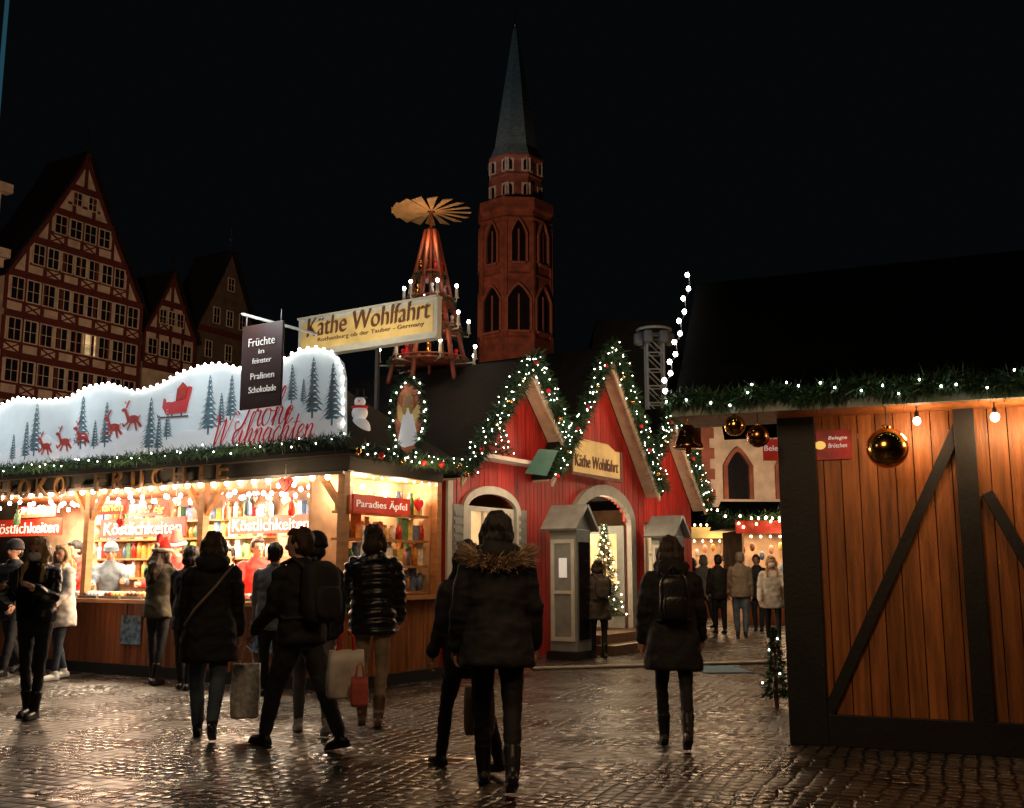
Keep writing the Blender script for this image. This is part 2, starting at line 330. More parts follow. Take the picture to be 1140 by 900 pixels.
    L=[(0,0,1.475,.072*b,.072*b),(0,0,1.43,.1*b,.085*b),(0,0,1.395,.155*b,.1*b),(0,0,1.32,.18*b,.13*b),(0,0,1.2,.176*b,.14*b),(0,0,1.06,.160*b+flare*.2,.13*b+flare*.2),(0,0,.93,.175*b+flare*.5,.14*b+flare*.5)]
    if hm<.9: L.append((0,0,hm+.02,.175*b+flare,.145*b+flare)); L.append((0,0,hm,.17*b+flare,.14*b+flare))
    else: L=L[:-1]+[(0,0,hm,.168*b,.133*b)]
    c.rings(L[::-1],T=T)
    for S,E,Wr,Wd in AJ: c.tube([S+Vector((0,0,-.015)),S.lerp(E,.5),E,E.lerp(Wr,.5),Wr],[.072*b,.067*b,.058*b,.052*b,.045*b],12)
    if hood: c.se(T((0,-.10,1.44)),(.13,.07,.09),r=Rl); c.tube([T((-.1,.03,1.45)),T((-.11,-.05,1.46)),T((0,-.12,1.47)),T((.11,-.05,1.46)),T((.1,.03,1.45))],.04,8)
    K4(c)
    if puff: dsp=lambda p:.016*abs(sin(PI*(p.z+.01*sin(p.x*14+seed))/.085))-.005+.006*noise.noise(p*16)
    else:
        w1=wr(.013,8); dsp=lambda p:w1(p)+.006*(1-abs(noise.noise(Vector((p.x*6+seed,p.y*6,p.z*13)))))**4
    bake(c,'jacket' if hem>.75 else 'coat',coat,T0,vox,dsp,smooth=2 if puff else 3)
    if fur:
        f=MB()
        for i in range(4200):
            th=R.uniform(0,2*PI); x=.185*cos(th); y=.13*sin(th)-.04; z=1.44-.06*max(0,-sin(th))
            p=T((x+R.gauss(0,.014),y+R.gauss(0,.014),z+R.gauss(0,.02))); o=(p-T((0,-.03,1.43))).normalized()
            f.blade(p,(o+Vector((R.uniform(-.7,.7),R.uniform(-.7,.7),R.uniform(-.3,.9))))*R.uniform(.03,.065),.007)
        K4(f); build_local(f,'fur_trim',c_fur,T0)
    if scarf:
        f=MB(); f.tube([T((.08*cos(i*PI/6),.075*sin(i*PI/6),1.475)) for i in range(13)],.035,8); K4(f); bake(f,'scarf',scarf,T0,vox,wr(.006,20))
    if hair:
        f=MB()
        if not hat: f.se(TH((0,-.022,1.617)),(.092,.096,.108),r=RH,n=20,m=14); f.se(TH((0,.035,1.68)),(.064,.06,.037),r=RH)
        f.se(TH((0,-.035,1.56)),(.086,.078,.075),r=RH)
        if bob or hl:
            f.se(TH((0,-.045,1.53)),(.098,.075,.085),r=RH)
            for sd in(-1,1): f.tube([TH((sd*.075,.0,1.62)),TH((sd*.09,.012,1.56)),TH((sd*.088,.02,1.48))],[.03,.034,.02],8)
        if hl: 
            f.tube([TH((0,-.05,1.58)),TH((0,-.08,1.5)),T((0,-.125,1.42)),T((0,-.15,1.42-hl*.5)),T((0,-.15,1.42-hl))],[.085,.095,.095,.075,.035],12)
            for sd in(-1,1): f.tube([TH((sd*.082,.01,1.52)),T((sd*.09,.07,1.43)),T((sd*.1,.13,1.42-hl*.5))],[.03,.032,.02],8)
        if bun: f.se(TH((0,-.1,1.67)),(.048,.045,.045))
        K4(f); bake(f,'hair',hair,T0,vox*.8,lambda p:.014*noise.noise(Vector((p.x*30+seed,p.y*30,p.z*9)))+.007*noise.noise(Vector((p.x*80,p.y*80,p.z*12))),smooth=2)
    if hat:
        f=MB(); f.se(TH((0,-.01,1.65)),(.104,.114,.1),r=RH,n=18,m=12)
        if hat[1]=='pointed': f.tube([TH((0,-.01,1.69)),TH((0,-.03,1.78)),TH((.06,-.09,1.80)),TH((.11,-.13,1.7))],[.095,.07,.045,.025],12)
        else: f.tube([TH((.1*cos(i*PI/8),-.01+.108*sin(i*PI/8),1.615)) for i in range(17)],.014,8)
        K4(f); bake(f,'hat',hat[0],T0,vox*.8,smooth=2)
        if hat[1]=='pointed':
            f=MB(); f.tube([TH((.106*cos(i*PI/8),-.01+.116*sin(i*PI/8),1.63)) for i in range(17)],.026,8); f.se(TH((.115,-.14,1.68)),(.035,.035,.035)); K4(f); bake(f,'hat_trim',c_white,T0,.012,wr(.004,40))
    if face:
        for sd in(-1,1):
            f=MB(); f.se(TH((sd*.031,.094,1.598)),(.013,.010,.008),r=RH,n=8,m=6); K4(f); build_local(f,'eye',m_eye,T0)
            f=MB(); f.tube([TH((sd*.05,.088,1.618)),TH((sd*.03,.099,1.622)),TH((sd*.014,.1,1.618))],.004,6); K4(f); build_local(f,'eyebrow',hair or h_br,T0)
        if not mask: f=MB(); f.se(TH((0,.097,1.53)),(.022,.006,.007),r=RH,n=10,m=6); K4(f); build_local(f,'mouth',m_lip,T0)
    if mask:
        f=MB(); f.se(TH((0,.062,1.545)),(.062,.07,.052),r=RH,e1=.8,n=18,m=12); K4(f); build_local(f,'face_mask',m_mask,T0)
    Mx=W[T0.name]
    w=lambda v:Mx@(Vector(v)*k)
    return dict(o=T0,w=w,T=T,k=k,hand=[w(j[2]+j[3]*.11) for j in AJ],rz=rad(hd),Rl=Rl)
def backpack(P,label,mat,s=1,cat='backpack'):
    w=P['w']; T=P['T']; o=w(T((0,-.24,.95))); t=thing('backpack',label,cat,o,P['rz']); Rm=Matrix.Rotation(P['rz'],3,'Z')@P['Rl']; k=P['k']*s
    m=MB(); m.se(w(T((0,-.235,1.2))),(.155*k,.085*k,.235*k),.55,.5,Rm,28,20); m.v=[v+Vector((1,1,1))*.012*noise.noise(v*9) for v in m.v]; build(m,'pack_body',mat,t)
    m=MB(); m.se(w(T((0,-.325,1.12))),(.12*k,.035*k,.12*k),.5,.5,Rm,20,12); build(m,'front_pocket',mat,t)
    m=MB(); m.tube([w(T((-.03,-.2,1.42))),w(T((0,-.21,1.46))),w(T((.03,-.2,1.42)))],.008,6); build(m,'top_handle',mat,t)
    for sd in(-1,1):
        m=MB(); m.tube([w(T((sd*.07,-.16,1.38))),w(T((sd*.1,-.05,1.475))),w(T((sd*.125,.06,1.44))),w(T((sd*.14,.155,1.3))),w(T((sd*.17,.14,1.12))),w(T((sd*.18,-.02,1.02))),w(T((sd*.1,-.19,1.02)))],.018,8); build(m,'strap',mat,t)
def bag(pos,label,mat,wd=.26,h=.34,d=.1,rz=0,name='shopping_bag',hl=.14,trim=None):
    pos=Vector(pos); b=pos-Vector((0,0,hl+h)); t=thing(name,label,'bag',b,rz); Rz=Matrix.Rotation(rz,3,'Z'); m=MB(); rs=[]
    for zz,f in((0,.92),(.02,1),(h*.25,1.03),(h*.5,1.04),(h*.75,1.0),(h,.95),(h-.008,.9)):
        ring=[]
        for i in range(28):
            th=2*PI*i/28; x=(abs(cos(th))**.4)*(1 if cos(th)>=0 else -1); y=(abs(sin(th))**.4)*(1 if sin(th)>=0 else -1)
            v=Rz@Vector((x*wd/2*f,y*d/2*f,0)); n_=noise.noise(Vector((x*3,zz*12,y*3+pos.x)))*.012; ring.append(b+v*(1+n_*9)+Vector((0,0,zz)))
        rs.append(ring)
    m.loft(rs); build(m,'bag_body',mat,t)
    for y in(-1,1):
        m=MB(); m.tube([b+Rz@Vector((-wd*.25,y*d*.3,h-.03)),b+Rz@Vector((-wd*.18,y*d*.15,h+hl*.7)),b+Vector((0,0,h+hl)),b+Rz@Vector((wd*.18,y*d*.15,h+hl*.7)),b+Rz@Vector((wd*.25,y*d*.3,h-.03))],.007,6); build(m,'handle',trim or mat,t)
G=ground
p=person('person in a black parka with a brown fur trimmed hood walking away, nearest the viewer',G(553,878),1.73,4,legs=(14,2,-12,24),arms=((-4,13,26),(2,12,20)),coat=c_black,hem=.74,flare=.045,bulk=1.12,hair=h_dk,fur=1,near=2,slim=.9,hood=1,boots=1,hy=8,bob=1)
p=person('person in black mostly hidden left of the fur hooded parka, mid stride',G(520,858),1.58,32,legs=(22,6,-16,18),arms=((8,5,20),(-6,6,25)),coat=c_black,hem=.7,flare=.02,bulk=.98,near=1,slim=.85,hl=.1)
bag(G(534,862)+Vector((0,-.15,.72)),'small tan paper bag hanging beside the leg of the fur hooded parka wearer',c_beige,.2,.3,.09)
p=person('person in a black jacket with a backpack striding to the left',G(332,834),1.73,50,legs=(26,6,-23,12),arms=((10,10,40),(-14,8,25)),coat=c_black,hem=.82,bulk=1.1,near=2,tr=c_char,slim=1.05,lean=5,hy=30,hair=h_br)
backpack(p,'charcoal backpack on the back of the striding person',c_char,1.0)
p=person('brown haired person in a long black coat and faded jeans, carrying a patterned bag',G(228,822),1.66,12,legs=(10,2,-13,22),arms=((6,8,10),(4,10,5)),coat=c_black,hem=.62,flare=.05,bulk=1.1,near=2,tr=c_denim,slim=1.0,hair=h_br,hood=1,bob=1)
st=MB(); w,T=p['w'],p['T']; st.tube([w(T((.17,-.06,1.43))),w(T((.05,-.17,1.25))),w(T((-.12,-.175,1.05))),w(T((-.2,-.08,.92)))],.012,6); build(st,'shoulder_strap',c_beige,p['o'])
bag(p['hand'][1]+Vector((.08,-.05,.0)),'pale grey patterned shopping bag hanging from the hand of the long black coat wearer',M('patterned_bag',(.75,.72,.68),.6,var=.45,sc=30),.23,.44,.1,.2)
p=person('person in a shiny black quilted puffer jacket, beige trousers and brown boots',G(412,808),1.74,5,legs=(6,2,-6,8),arms=((12,8,45),(8,10,30)),coat=c_puff,hem=.76,bulk=1.16,near=2,puff=1,tr=c_beige,slim=.85,shoe=c_bshoe,boots=1,hair=h_br,bun=1,hy=-20,bob=1)
bag(at(386,702,7.75),'white carrier bag held beside the quilted puffer jacket',c_white,.26,.34,.12,.4,trim=c_red)
bag(at(401,738,7.6),'small pink red carrier bag in front of the white carrier bag',c_pink,.12,.2,.08,.2,hl=.1)
p=person('person in a dark hat, navy jacket and white sneakers, behind the backpack wearer',G(346,818),1.67,20,legs=(18,4,-18,14),arms=((10,8,25),(-8,8,25)),coat=c_navy,hem=.8,bulk=1.08,tr=c_grey,shoe=c_wshoe,hat=(c_black,'cap'),slim=.9)
p=person('person with long blonde hair and white face mask, hands at the chest, left edge',G(32,800),1.64,178,legs=(5,2,-5,6),arms=((28,10,85),(26,10,88)),coat=c_puff,hem=.9,bulk=1.1,near=2,tr=c_black,slim=.8,boots=1,hair=h_bl,hl=.24,face=1,mask=1,hp=8)
ph=MB(); q=(p['hand'][0]+p['hand'][1])/2; ph.box(q+Vector((0,-.02,.04)),(.075,.012,.15),.1); o=build(ph,'smartphone',m_dark,None,'dark smartphone held in the hands of the blonde masked person','phone'); bevel(o,.004)
person('person with blonde hair in a white padded jacket and dark jeans beside the counter',G(62,757),1.66,150,legs=(8,4,-7,10),arms=((10,8,40),(8,8,30)),coat=c_white,hem=.66,flare=.02,bulk=1.08,tr=c_ddenim,hair=h_bl,hl=.12,face=1,shoe=c_wshoe,slim=.85,hy=20)
person('person in a dark coat and beanie cut by the left edge',G(8,752),1.74,165,coat=c_char,hem=.7,hat=(c_char,'cap'),face=1,arms=((10,8,30),(8,8,30)))
person('person in a red and white pointed hat and olive jacket standing at the counter',G(172,762),1.66,-18,legs=(6,2,-5,4),arms=((30,10,70),(26,10,60)),coat=c_olive,hem=.8,bulk=1.06,tr=c_black,slim=.85,boots=1,hair=h_br,hl=.18,hat=(c_red,'pointed'),hy=-30)
person('person in a black coat standing in the gap behind the long black coat',G(205,768),1.62,-5,coat=c_black,hem=.7,hair=h_dk,bulk=1.05,legs=(5,2,-5,3),bob=1)
person('person in a navy coat at the counter, behind the white padded jacket',G(40,748),1.7,10,coat=c_navy,hem=.72,hair=h_br,bulk=1.05,legs=(5,2,-5,3),bob=1)
person('person in a grey coat at the counter behind the striding backpack wearer',G(300,775),1.64,0,coat=c_grey,hem=.72,hair=h_dk,bulk=1.05,legs=(5,2,-5,3))
p=person('person in a long black coat walking away on the right, wearing a black backpack',G(752,832),1.62,-4,legs=(14,2,-12,26),arms=((-4,12,22),(8,12,20)),coat=c_black,hem=.62,flare=.05,bulk=1.08,near=2,tr=c_black,slim=.82,boots=1,hair=h_br,hy=-10,hood=1,bob=1)
backpack(p,'black leather backpack on the long black coat',c_puff,.78)
p=person('small person in a taupe coat and black boots facing the shop door',G(667,733),1.5,12,legs=(6,2,-6,4),arms=((20,10,70),(18,10,60)),coat=c_coatg,hem=.66,flare=.03,bulk=1.12,hair=h_br,boots=1,slim=.85,bun=1,bob=1)
backpack(p,'small brown backpack on the taupe coat',c_coatg,.75)
person('person in a black coat with long dark hair stepping through the lit shop door',G(652,713)+Vector((0,0,.15)),1.7,-20,coat=c_black,hem=.6,hair=h_dk,hl=.22,bulk=1.05,legs=(10,4,-10,10))
person('person in a white coat, face mask and orange scarf walking closer on the right',G(862,719),1.62,172,legs=(14,4,-12,14),arms=((30,14,60),(4,12,20)),coat=c_white,hem=.72,flare=.02,bulk=1.12,tr=c_black,slim=.8,hair=h_bl,hl=.2,face=1,mask=1,shoe=c_wshoe,scarf=cloth('orange_scarf',(.4,.15,.06)))
person('person in a tan jacket and blue jeans seen from behind near the far stalls',G(826,709),1.72,-8,legs=(5,2,-5,4),coat=c_tan,hem=.78,bulk=1.15,tr=c_denim,hair=h_gr,slim=1.1,near=1,hy=25)
for i,(px,py,h,hd,c,t,hr,lb) in enumerate([(802,706,1.68,10,c_black,c_black,h_dk,'person in a black coat just left of the tan jacket'),(786,700,1.72,30,c_grey,c_char,h_gr,'person in a grey coat in the far crowd, beside the right hand pillar box'),
  (845,703,1.7,160,c_char,c_ddenim,h_br,'person in a charcoal coat between the tan jacket and the white coat'),(773,690,1.7,-10,c_navy,c_black,h_dk,'person in a navy coat farthest left in the far crowd'),
  (812,688,1.74,180,c_white,c_char,h_bl,'person in a pale coat at the back of the far crowd'),(836,685,1.72,0,c_olive,c_black,h_dk,'person in an olive coat at the back of the far crowd'),
  (856,690,1.76,0,c_black,c_black,h_br,'tall person in black at the back of the far crowd by the wooden hut'),(796,684,1.72,20,c_red,c_black,h_br,'person in a dull red jacket at the back of the far crowd'),
  (780,684,1.66,0,c_char,c_char,h_br,'short person in charcoal at the back left of the far crowd'),(823,682,1.7,200,c_tan,c_black,h_dk,'person in a tan coat facing the viewer deep in the far crowd'),
  (846,682,1.7,10,c_grey,c_black,h_bl,'fair haired person in grey deep in the far crowd'),(868,684,1.72,-30,c_navy,c_black,h_dk,'person in navy deep in the far crowd against the wooden hut')]):
    person(lb,G(px,py),h,hd,coat=c,tr=t,hair=hr,hem=.72,near=0,group='people in the far crowd',face=1 if 90<hd<270 else 0,bob=i%2,legs=(12,4,-12,10) if i%2 else (5,2,-5,3))
# ---------------------------------------------------------------- planes
UF=(.53,.848); PS=PL((-1.93,12.0),UF); PF=PL((-1.93,12.0),(.848,-.53)); PH=PL((-.9,14.8),UF); PHUT=PL((2.33,8.5),(.927,-.375)); PSG=PL((-1.01,14.0),(.848,-.53))
def vend(px,off,lb,c,hat,hr,hd,face=1,h=1.72,hy=0):
    a,_=PF.hit(px,640,off); q=PF.p(a,0,off); person(lb,q,h,hd,legs=(2,0,-2,0),arms=((35,12,60),(30,12,55)),coat=c,hem=.85,tr=c_black,hair=hr,hat=hat,face=face,hy=hy,hp=8)
vend(198,-.75,'vendor in a red jacket and a red pointed hat behind the counter',c_red,(c_red,'pointed'),h_br,150,h=1.78)
vend(286,-.7,'vendor in a red jacket leaning behind the counter, left of the corner post',c_red,None,h_br,190,hy=20,h=1.76)
vend(122,-.75,'vendor in a blue grey vest and beanie behind the counter',c_bgrey,(c_bgrey,'cap'),None,200)
vend(85,-.8,'vendor in a red jacket farthest left behind the counter',c_red,None,h_dk,150,h=1.78)
vend(255,-1.0,'vendor in a white top behind the counter between the two right posts',c_white,None,h_dk,170,h=1.66)
# ---------------------------------------------------------------- ground
def ground_mat():
    m=bpy.data.materials.new('wet_cobbles'); m.use_nodes=True; nt=m.node_tree; N=nt.nodes; L=nt.links; b=N['Principled BSDF']
    tc=N.new('ShaderNodeTexCoord'); mp=N.new('ShaderNodeMapping'); mp.inputs['Rotation'].default_value=(0,0,rad(24)); L.new(tc.outputs['Object'],mp.inputs[0])
    nz=N.new('ShaderNodeTexNoise'); nz.inputs['Scale'].default_value=.5; L.new(mp.outputs[0],nz.inputs[0])
    mx=N.new('ShaderNodeMixRGB'); mx.blend_type='LINEAR_LIGHT'; mx.inputs[0].default_value=.15; L.new(mp.outputs[0],mx.inputs[1]); L.new(nz.outputs['Color'],mx.inputs[2])
    vo=N.new('ShaderNodeTexVoronoi'); vo.inputs['Scale'].default_value=9.0; vo.inputs['Randomness'].default_value=.28; vo.feature='F1'; L.new(mx.outputs[0],vo.inputs[0])
    ve=N.new('ShaderNodeTexVoronoi'); ve.feature='DISTANCE_TO_EDGE'; ve.inputs['Scale'].default_value=9.0; ve.inputs['Randomness'].default_value=.28; L.new(mx.outputs[0],ve.inputs[0])
    me_=N.new('ShaderNodeMapRange'); me_.inputs[1].default_value=0; me_.inputs[2].default_value=.2; me_.interpolation_type='SMOOTHSTEP'; L.new(ve.outputs[0],me_.inputs[0])
    n2=N.new('ShaderNodeTexNoise'); n2.inputs['Scale'].default_value=26; n2.inputs['Detail'].default_value=4; L.new(mp.outputs[0],n2.inputs[0])
    n3=N.new('ShaderNodeTexNoise'); n3.inputs['Scale'].default_value=1.6; n3.inputs['Detail'].default_value=4; L.new(mp.outputs[0],n3.inputs[0])
    sx=N.new('ShaderNodeSeparateColor'); L.new(vo.outputs['Color'],sx.inputs[0])
    a1=N.new('ShaderNodeMath'); a1.operation='MULTIPLY_ADD'; a1.inputs[1].default_value=.25; L.new(n2.outputs[0],a1.inputs[0]); L.new(me_.outputs[0],a1.inputs[2])
    vs=N.new('ShaderNodeVectorMath'); vs.operation='SUBTRACT'; L.new(mx.outputs[0],vs.inputs[0]); L.new(vo.outputs['Position'],vs.inputs[1])
    vc=N.new('ShaderNodeVectorMath'); vc.operation='SUBTRACT'; vc.inputs[1].default_value=(.5,.5,.5); L.new(vo.outputs['Color'],vc.inputs[0])
    vd=N.new('ShaderNodeVectorMath'); vd.operation='DOT_PRODUCT'; L.new(vs.outputs[0],vd.inputs[0]); L.new(vc.outputs[0],vd.inputs[1])
    a3=N.new('ShaderNodeMath'); a3.operation='MULTIPLY_ADD'; a3.inputs[1].default_value=6.0; L.new(vd.outputs['Value'],a3.inputs[0]); L.new(a1.outputs[0],a3.inputs[2])
    a2=N.new('ShaderNodeMath'); a2.operation='MULTIPLY_ADD'; a2.inputs[1].default_value=-.9; L.new(vo.outputs['Distance'],a2.inputs[0]); L.new(a3.outputs[0],a2.inputs[2])
    bp=N.new('ShaderNodeBump'); bp.inputs['Strength'].default_value=1; bp.inputs['Distance'].default_value=.010; L.new(a2.outputs[0],bp.inputs['Height']); L.new(bp.outputs[0],b.inputs['Normal'])
    cr=N.new('ShaderNodeMapRange'); cr.inputs[3].default_value=.5; cr.inputs[4].default_value=1.3; L.new(sx.outputs[0],cr.inputs[0])
    m1=N.new('ShaderNodeMath'); m1.operation='MULTIPLY'; L.new(cr.outputs[0],m1.inputs[0]); L.new(me_.outputs[0],m1.inputs[1])
    vm=N.new('ShaderNodeVectorMath'); vm.operation='SCALE'; vm.inputs[0].default_value=(.088,.074,.062); L.new(m1.outputs[0],vm.inputs['Scale']); L.new(vm.outputs[0],b.inputs['Base Color'])
    rr=N.new('ShaderNodeMapRange'); rr.inputs[1].default_value=.35; rr.inputs[2].default_value=.65; rr.inputs[3].default_value=.17; rr.inputs[4].default_value=.36; L.new(n3.outputs[0],rr.inputs[0]); L.new(rr.outputs[0],b.inputs['Roughness'])
    b.inputs['Specular IOR Level'].default_value=.9
    return m
g=MB(); g.add([(-400,-60,0),(400,-60,0),(400,700,0),(-400,700,0)],[(0,1,2,3)]); build(g,'ground',ground_mat(),kind='structure')
# ---------------------------------------------------------------- generic
def board_wall(mb,pl,a0,a1,top,openings=(),w=.13,o0=-.03,o1=0,z0=0,gap=.008):
    n=max(1,round((a1-a0)/w)); w=(a1-a0)/n
    for i in range(n):
        x0=a0+i*w; x1=x0+w-gap; c=(x0+x1)/2; spans=[(z0,top(c),True)]
        for (b0,b1,zb,zt) in openings:
            if b0<=c<=b1:
                zt_=zt(c) if callable(zt) else zt; ns=[]
                for s0,s1,tp in spans:
                    if zb>s0+.01: ns.append((s0,min(s1,zb),False))
                    if zt_<s1-.01: ns.append((max(s0,zt_),s1,tp))
                spans=ns
        j=R.uniform(-.004,.004)
        for s0,s1,tp in spans:
            if tp: mb.pb(pl,x0,x1,s0,s1,o0,o1+j,top(x0),top(x1))
            else: mb.pb(pl,x0,x1,s0,s1,o0,o1+j)
def arch(a0,a1,z0,zs,zt,n=12,pw=2.0):
    c=(a0+a1)/2; h=(a1-a0)/2; pts=[(a1,z0)]
    for i in range(n+1):
        th=PI*i/n; x=cos(th); pts.append((c+h*x, zs+(zt-zs)*(1-abs(x)**pw)**(1/2 if pw==2 else 1)))
    pts.append((a0,z0)); return pts
def archtrim(mb,pl,a0,a1,z0,zs,zt,wd,o0,o1,pw=2.0,n=14):
    A=arch(a0,a1,z0,zs,zt,n,pw); B=arch(a0-wd,a1+wd,z0,zs,zt+wd,n,pw)
    for i in range(len(A)-1): mb.prism(pl,[A[i],A[i+1],B[i+1],B[i]],o0,o1)
def window(parent,pl,a0,a1,z0,z1,off=.0,frame=m_cream,pane=m_glass,fw=.08,cols=2,rows=2,name='window'):
    f=MB(); f.pb(pl,a0,a1,z0,z0+fw,off,off+.06); f.pb(pl,a0,a1,z1-fw,z1,off,off+.06); f.pb(pl,a0,a0+fw,z0+fw,z1-fw,off,off+.06); f.pb(pl,a1-fw,a1,z0+fw,z1-fw,off,off+.06)
    for i in range(1,cols): x=a0+(a1-a0)*i/cols; f.pb(pl,x-fw*.3,x+fw*.3,z0+fw,z1-fw,off,off+.045)
    for i in range(1,rows): z=z0+(z1-z0)*i/rows; f.pb(pl,a0+fw,a1-fw,z-fw*.25,z+fw*.25,off,off+.04)
    o=build(f,name,frame,parent); g=MB(); g.pb(pl,a0+fw*.5,a1-fw*.5,z0+fw*.5,z1-fw*.5,off-.02,off+.02); build(g,'pane',pane,o); return o
def slab(mb,pl,a0,z0,a1,z1,o0,o1,th=.08):
    d=Vector((a1-a0,z1-z0)); n=Vector((-d.y,d.x)).normalized()*th
    if n.y<0:n=-n
    mb.prism(pl,[(a0,z0),(a1,z1),(a1+n.x,z1+n.y),(a0+n.x,z0+n.y)],o0,o1)
# ---------------------------------------------------------------- gable houses
def gable_house(label,pl,a0,a1,ze,zp,rows,floors,wall=m_plaster,beam=m_timber,depth=3,timber=True,roofm=m_slatd,pane=m_glass):
    ac=(a0+a1)/2; t=thing('gable_house',label,'house',pl.p(ac,0,-depth/2)); hw=(a1-a0)/2
    def hwz(z): 
        f=max(0,(zp-z)/(zp-ze)); return hw*min(1,f**1.12)
    w=MB(); L=[(a0,0),(a1,0)]+[(ac+hwz(ze+(zp-ze)*i/8),ze+(zp-ze)*i/8) for i in range(9)]+[(ac-hwz(ze+(zp-ze)*i/8),ze+(zp-ze)*i/8) for i in range(7,-1,-1)]
    w.prism(pl,L,-depth,0); build(w,'wall',wall,t)
    r=MB()
    for sd in(-1,1):
        for i in range(8):
            zA=ze-.3+(zp-ze+.3)*i/8; zB=ze-.3+(zp-ze+.3)*(i+1)/8; xA=ac+sd*(hwz(zA)+.12 if zA>ze else hw+.2); xB=ac+sd*(hwz(zB)+.12)
            slab(r,pl,min(xA,xB),zA if xA<xB else zB,max(xA,xB),zB if xA<xB else zA,-depth-.2,.25,.12)
    build(r,'roof',roofm,t)
    tm=MB()
    for fi,z in enumerate(floors):
        h=hwz(z) if z>ze else hw
        tm.pb(pl,ac-h,ac+h,z-.17,z+.17,.01,.12 if fi%2 else .16)
        nz=floors[fi+1] if fi+1<len(floors) else zp
        if timber and nz-z>.9:
            h2=hwz(nz) if nz>ze else hw; nn=max(2,int(h*2.1))
            tm.pb(pl,ac-h2,ac+h2,z+.62,z+.74,.01,.075)
            for i in range(nn+1):
                x=ac-h+2*h*i/nn; 
                if abs(x-ac)<=h2+.02 or nz<=ze: tm.pb(pl,x-.09,x+.09,z+.17,nz-.17,.01,.08)
                else:
                    zt=ze+(zp-ze)*(1-abs(x-ac)/hw); 
                    if zt-z>.4: tm.pb(pl,x-.07,x+.07,z+.17,zt-.1,.01,.08)
            for i in range(nn):
                if (i+fi)%2==0 and abs(ac-h+2*h*(i+.5)/nn-ac)<h2-.3:
                    x0=ac-h+2*h*i/nn; x1=x0+2*h/nn; zl=z+.17; zh=z+.62
                    tm.prism(pl,[(x0,zl),(x0+.16,zl),(x1,zh),(x1-.16,zh)],.01,.07); tm.prism(pl,[(x1,zl),(x1-.16,zl),(x0,zh),(x0+.16,zh)],.01,.065)
    if timber:
        for sd in(-1,1):
            for i in range(8):
                zA=ze+(zp-ze)*i/8; zB=ze+(zp-ze)*(i+1)/8; xA=ac+sd*hwz(zA); xB=ac+sd*hwz(zB)
                tm.prism(pl,[(xA,zA),(xB,zB),(xB-sd*.2,zB),(xA-sd*.2,zA)],.01,.13)
    build(tm,'timber_frame',beam,t)
    for (z,n,wh,ww) in rows:
        h=(hwz(z+wh) if z+wh>ze else hw)-.15
        for i in range(n):
            x=ac-h+2*h*(i+.5)/n; ww_=min(ww,2*h/n*.86); window(t,pl,x-ww_/2,x+ww_/2,z,z+wh,.05,fw=.05,cols=2,rows=2,pane=pane if R.random()<.97 else m_litwin,frame=m_cream if i%2 else m_plaster)
    f=MB(); f.tube([pl.p(ac,zp,-.1),pl.p(ac,zp+.9,-.1),pl.p(ac,zp+1.6,-.1)],[.09,.05,.02],8); f.se(pl.p(ac,zp+.9,-.1),(.14,.14,.14)); build(f,'finial',m_slatd,t)
    return t
Y1=50; PR=PL((at(8,300,Y1).x,Y1),(.5,.866))
aL,zL=PR.hit(8,298); aR,zR=PR.hit(157,345); aP,zP=PR.hit(97,172); ze=(zL+zR)/2
fl=[ze-8.4,ze-6.3,ze-4.2,ze-2.1,ze,ze+2.0,ze+3.9,ze+5.5]
rw=[(ze-8.4+.72,9,1.2,.9),(ze-6.3+.72,9,1.2,.9),(ze-4.2+.72,9,1.2,.9),(ze-2.1+.72,9,1.2,.9),(ze+.68,7,1.12,.85),(ze+2.68,4,1.05,.8),(ze+4.5,2,.8,.6)]
gable_house('tall half timbered gable house with cream plaster and rows of dark windows',PR,aL,aR,ze,zP,rw,fl)
aL2,_=PR.hit(160,380,-1.5); aR2,_=PR.hit(216,385,-1.5); PR2=PL(PR.p(0,0,-1.5)[:2],(.5,.866)); _,ze2=PR2.hit(188,372); aP2,zP2=PR2.hit(190,303)
gable_house('small half timbered gable house with a steep slate roof, left of the tall dark gable',PR2,aL2,aR2,ze2,zP2,[(ze2+.5,3,.9,.6),(ze2-1.5,4,1.0,.7)],[ze2-2.2,ze2,ze2+1.8])
PR3=PL(PR.p(0,0,-2)[:2],(.5,.866)); aL3,_=PR3.hit(218,380); aR3,_=PR3.hit(287,380); _,ze3=PR3.hit(250,372); _,zP3=PR3.hit(262,282)
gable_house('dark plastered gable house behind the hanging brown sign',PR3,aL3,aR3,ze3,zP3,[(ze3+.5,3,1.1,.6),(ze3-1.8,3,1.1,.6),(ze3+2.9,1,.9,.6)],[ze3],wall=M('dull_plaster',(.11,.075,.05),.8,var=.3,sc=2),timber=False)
PR0=PL(PR.p(0,0,.6)[:2],(.5,.866)); aR0,zt0=PR0.hit(8,212); _,zc0=PR0.hit(8,285); t=thing('corner_building','pale stone corner building with a cornice cut by the left edge','building',PR0.p(aR0-2,0,-3))
w=MB(); w.pb(PR0,aR0-5,aR0-.3,0,zt0,-7,0); build(w,'wall',m_plaster,t)
for zz,k in((zt0,.35),(zc0,.45),(zc0-.5,.2)): w=MB(); w.pb(PR0,aR0-5,aR0-.3+k,zz-.25,zz+.2,-.1,.25+k*.5); build(w,'cornice',m_plaster,t)
w=MB(); q=at(3,60,30); w.tube([Vector((q.x,30,0)),Vector((q.x,30,q.z+3))],[.09,.06],10); build(w,'flag_pole',M('blue_lit_pole',(.1,.2,.3),.4,em=.12,emc=(.1,.4,.6)),None,'thin blue lit flag pole at the top left corner','pole')  # blue light on the pole put in as colour and emission
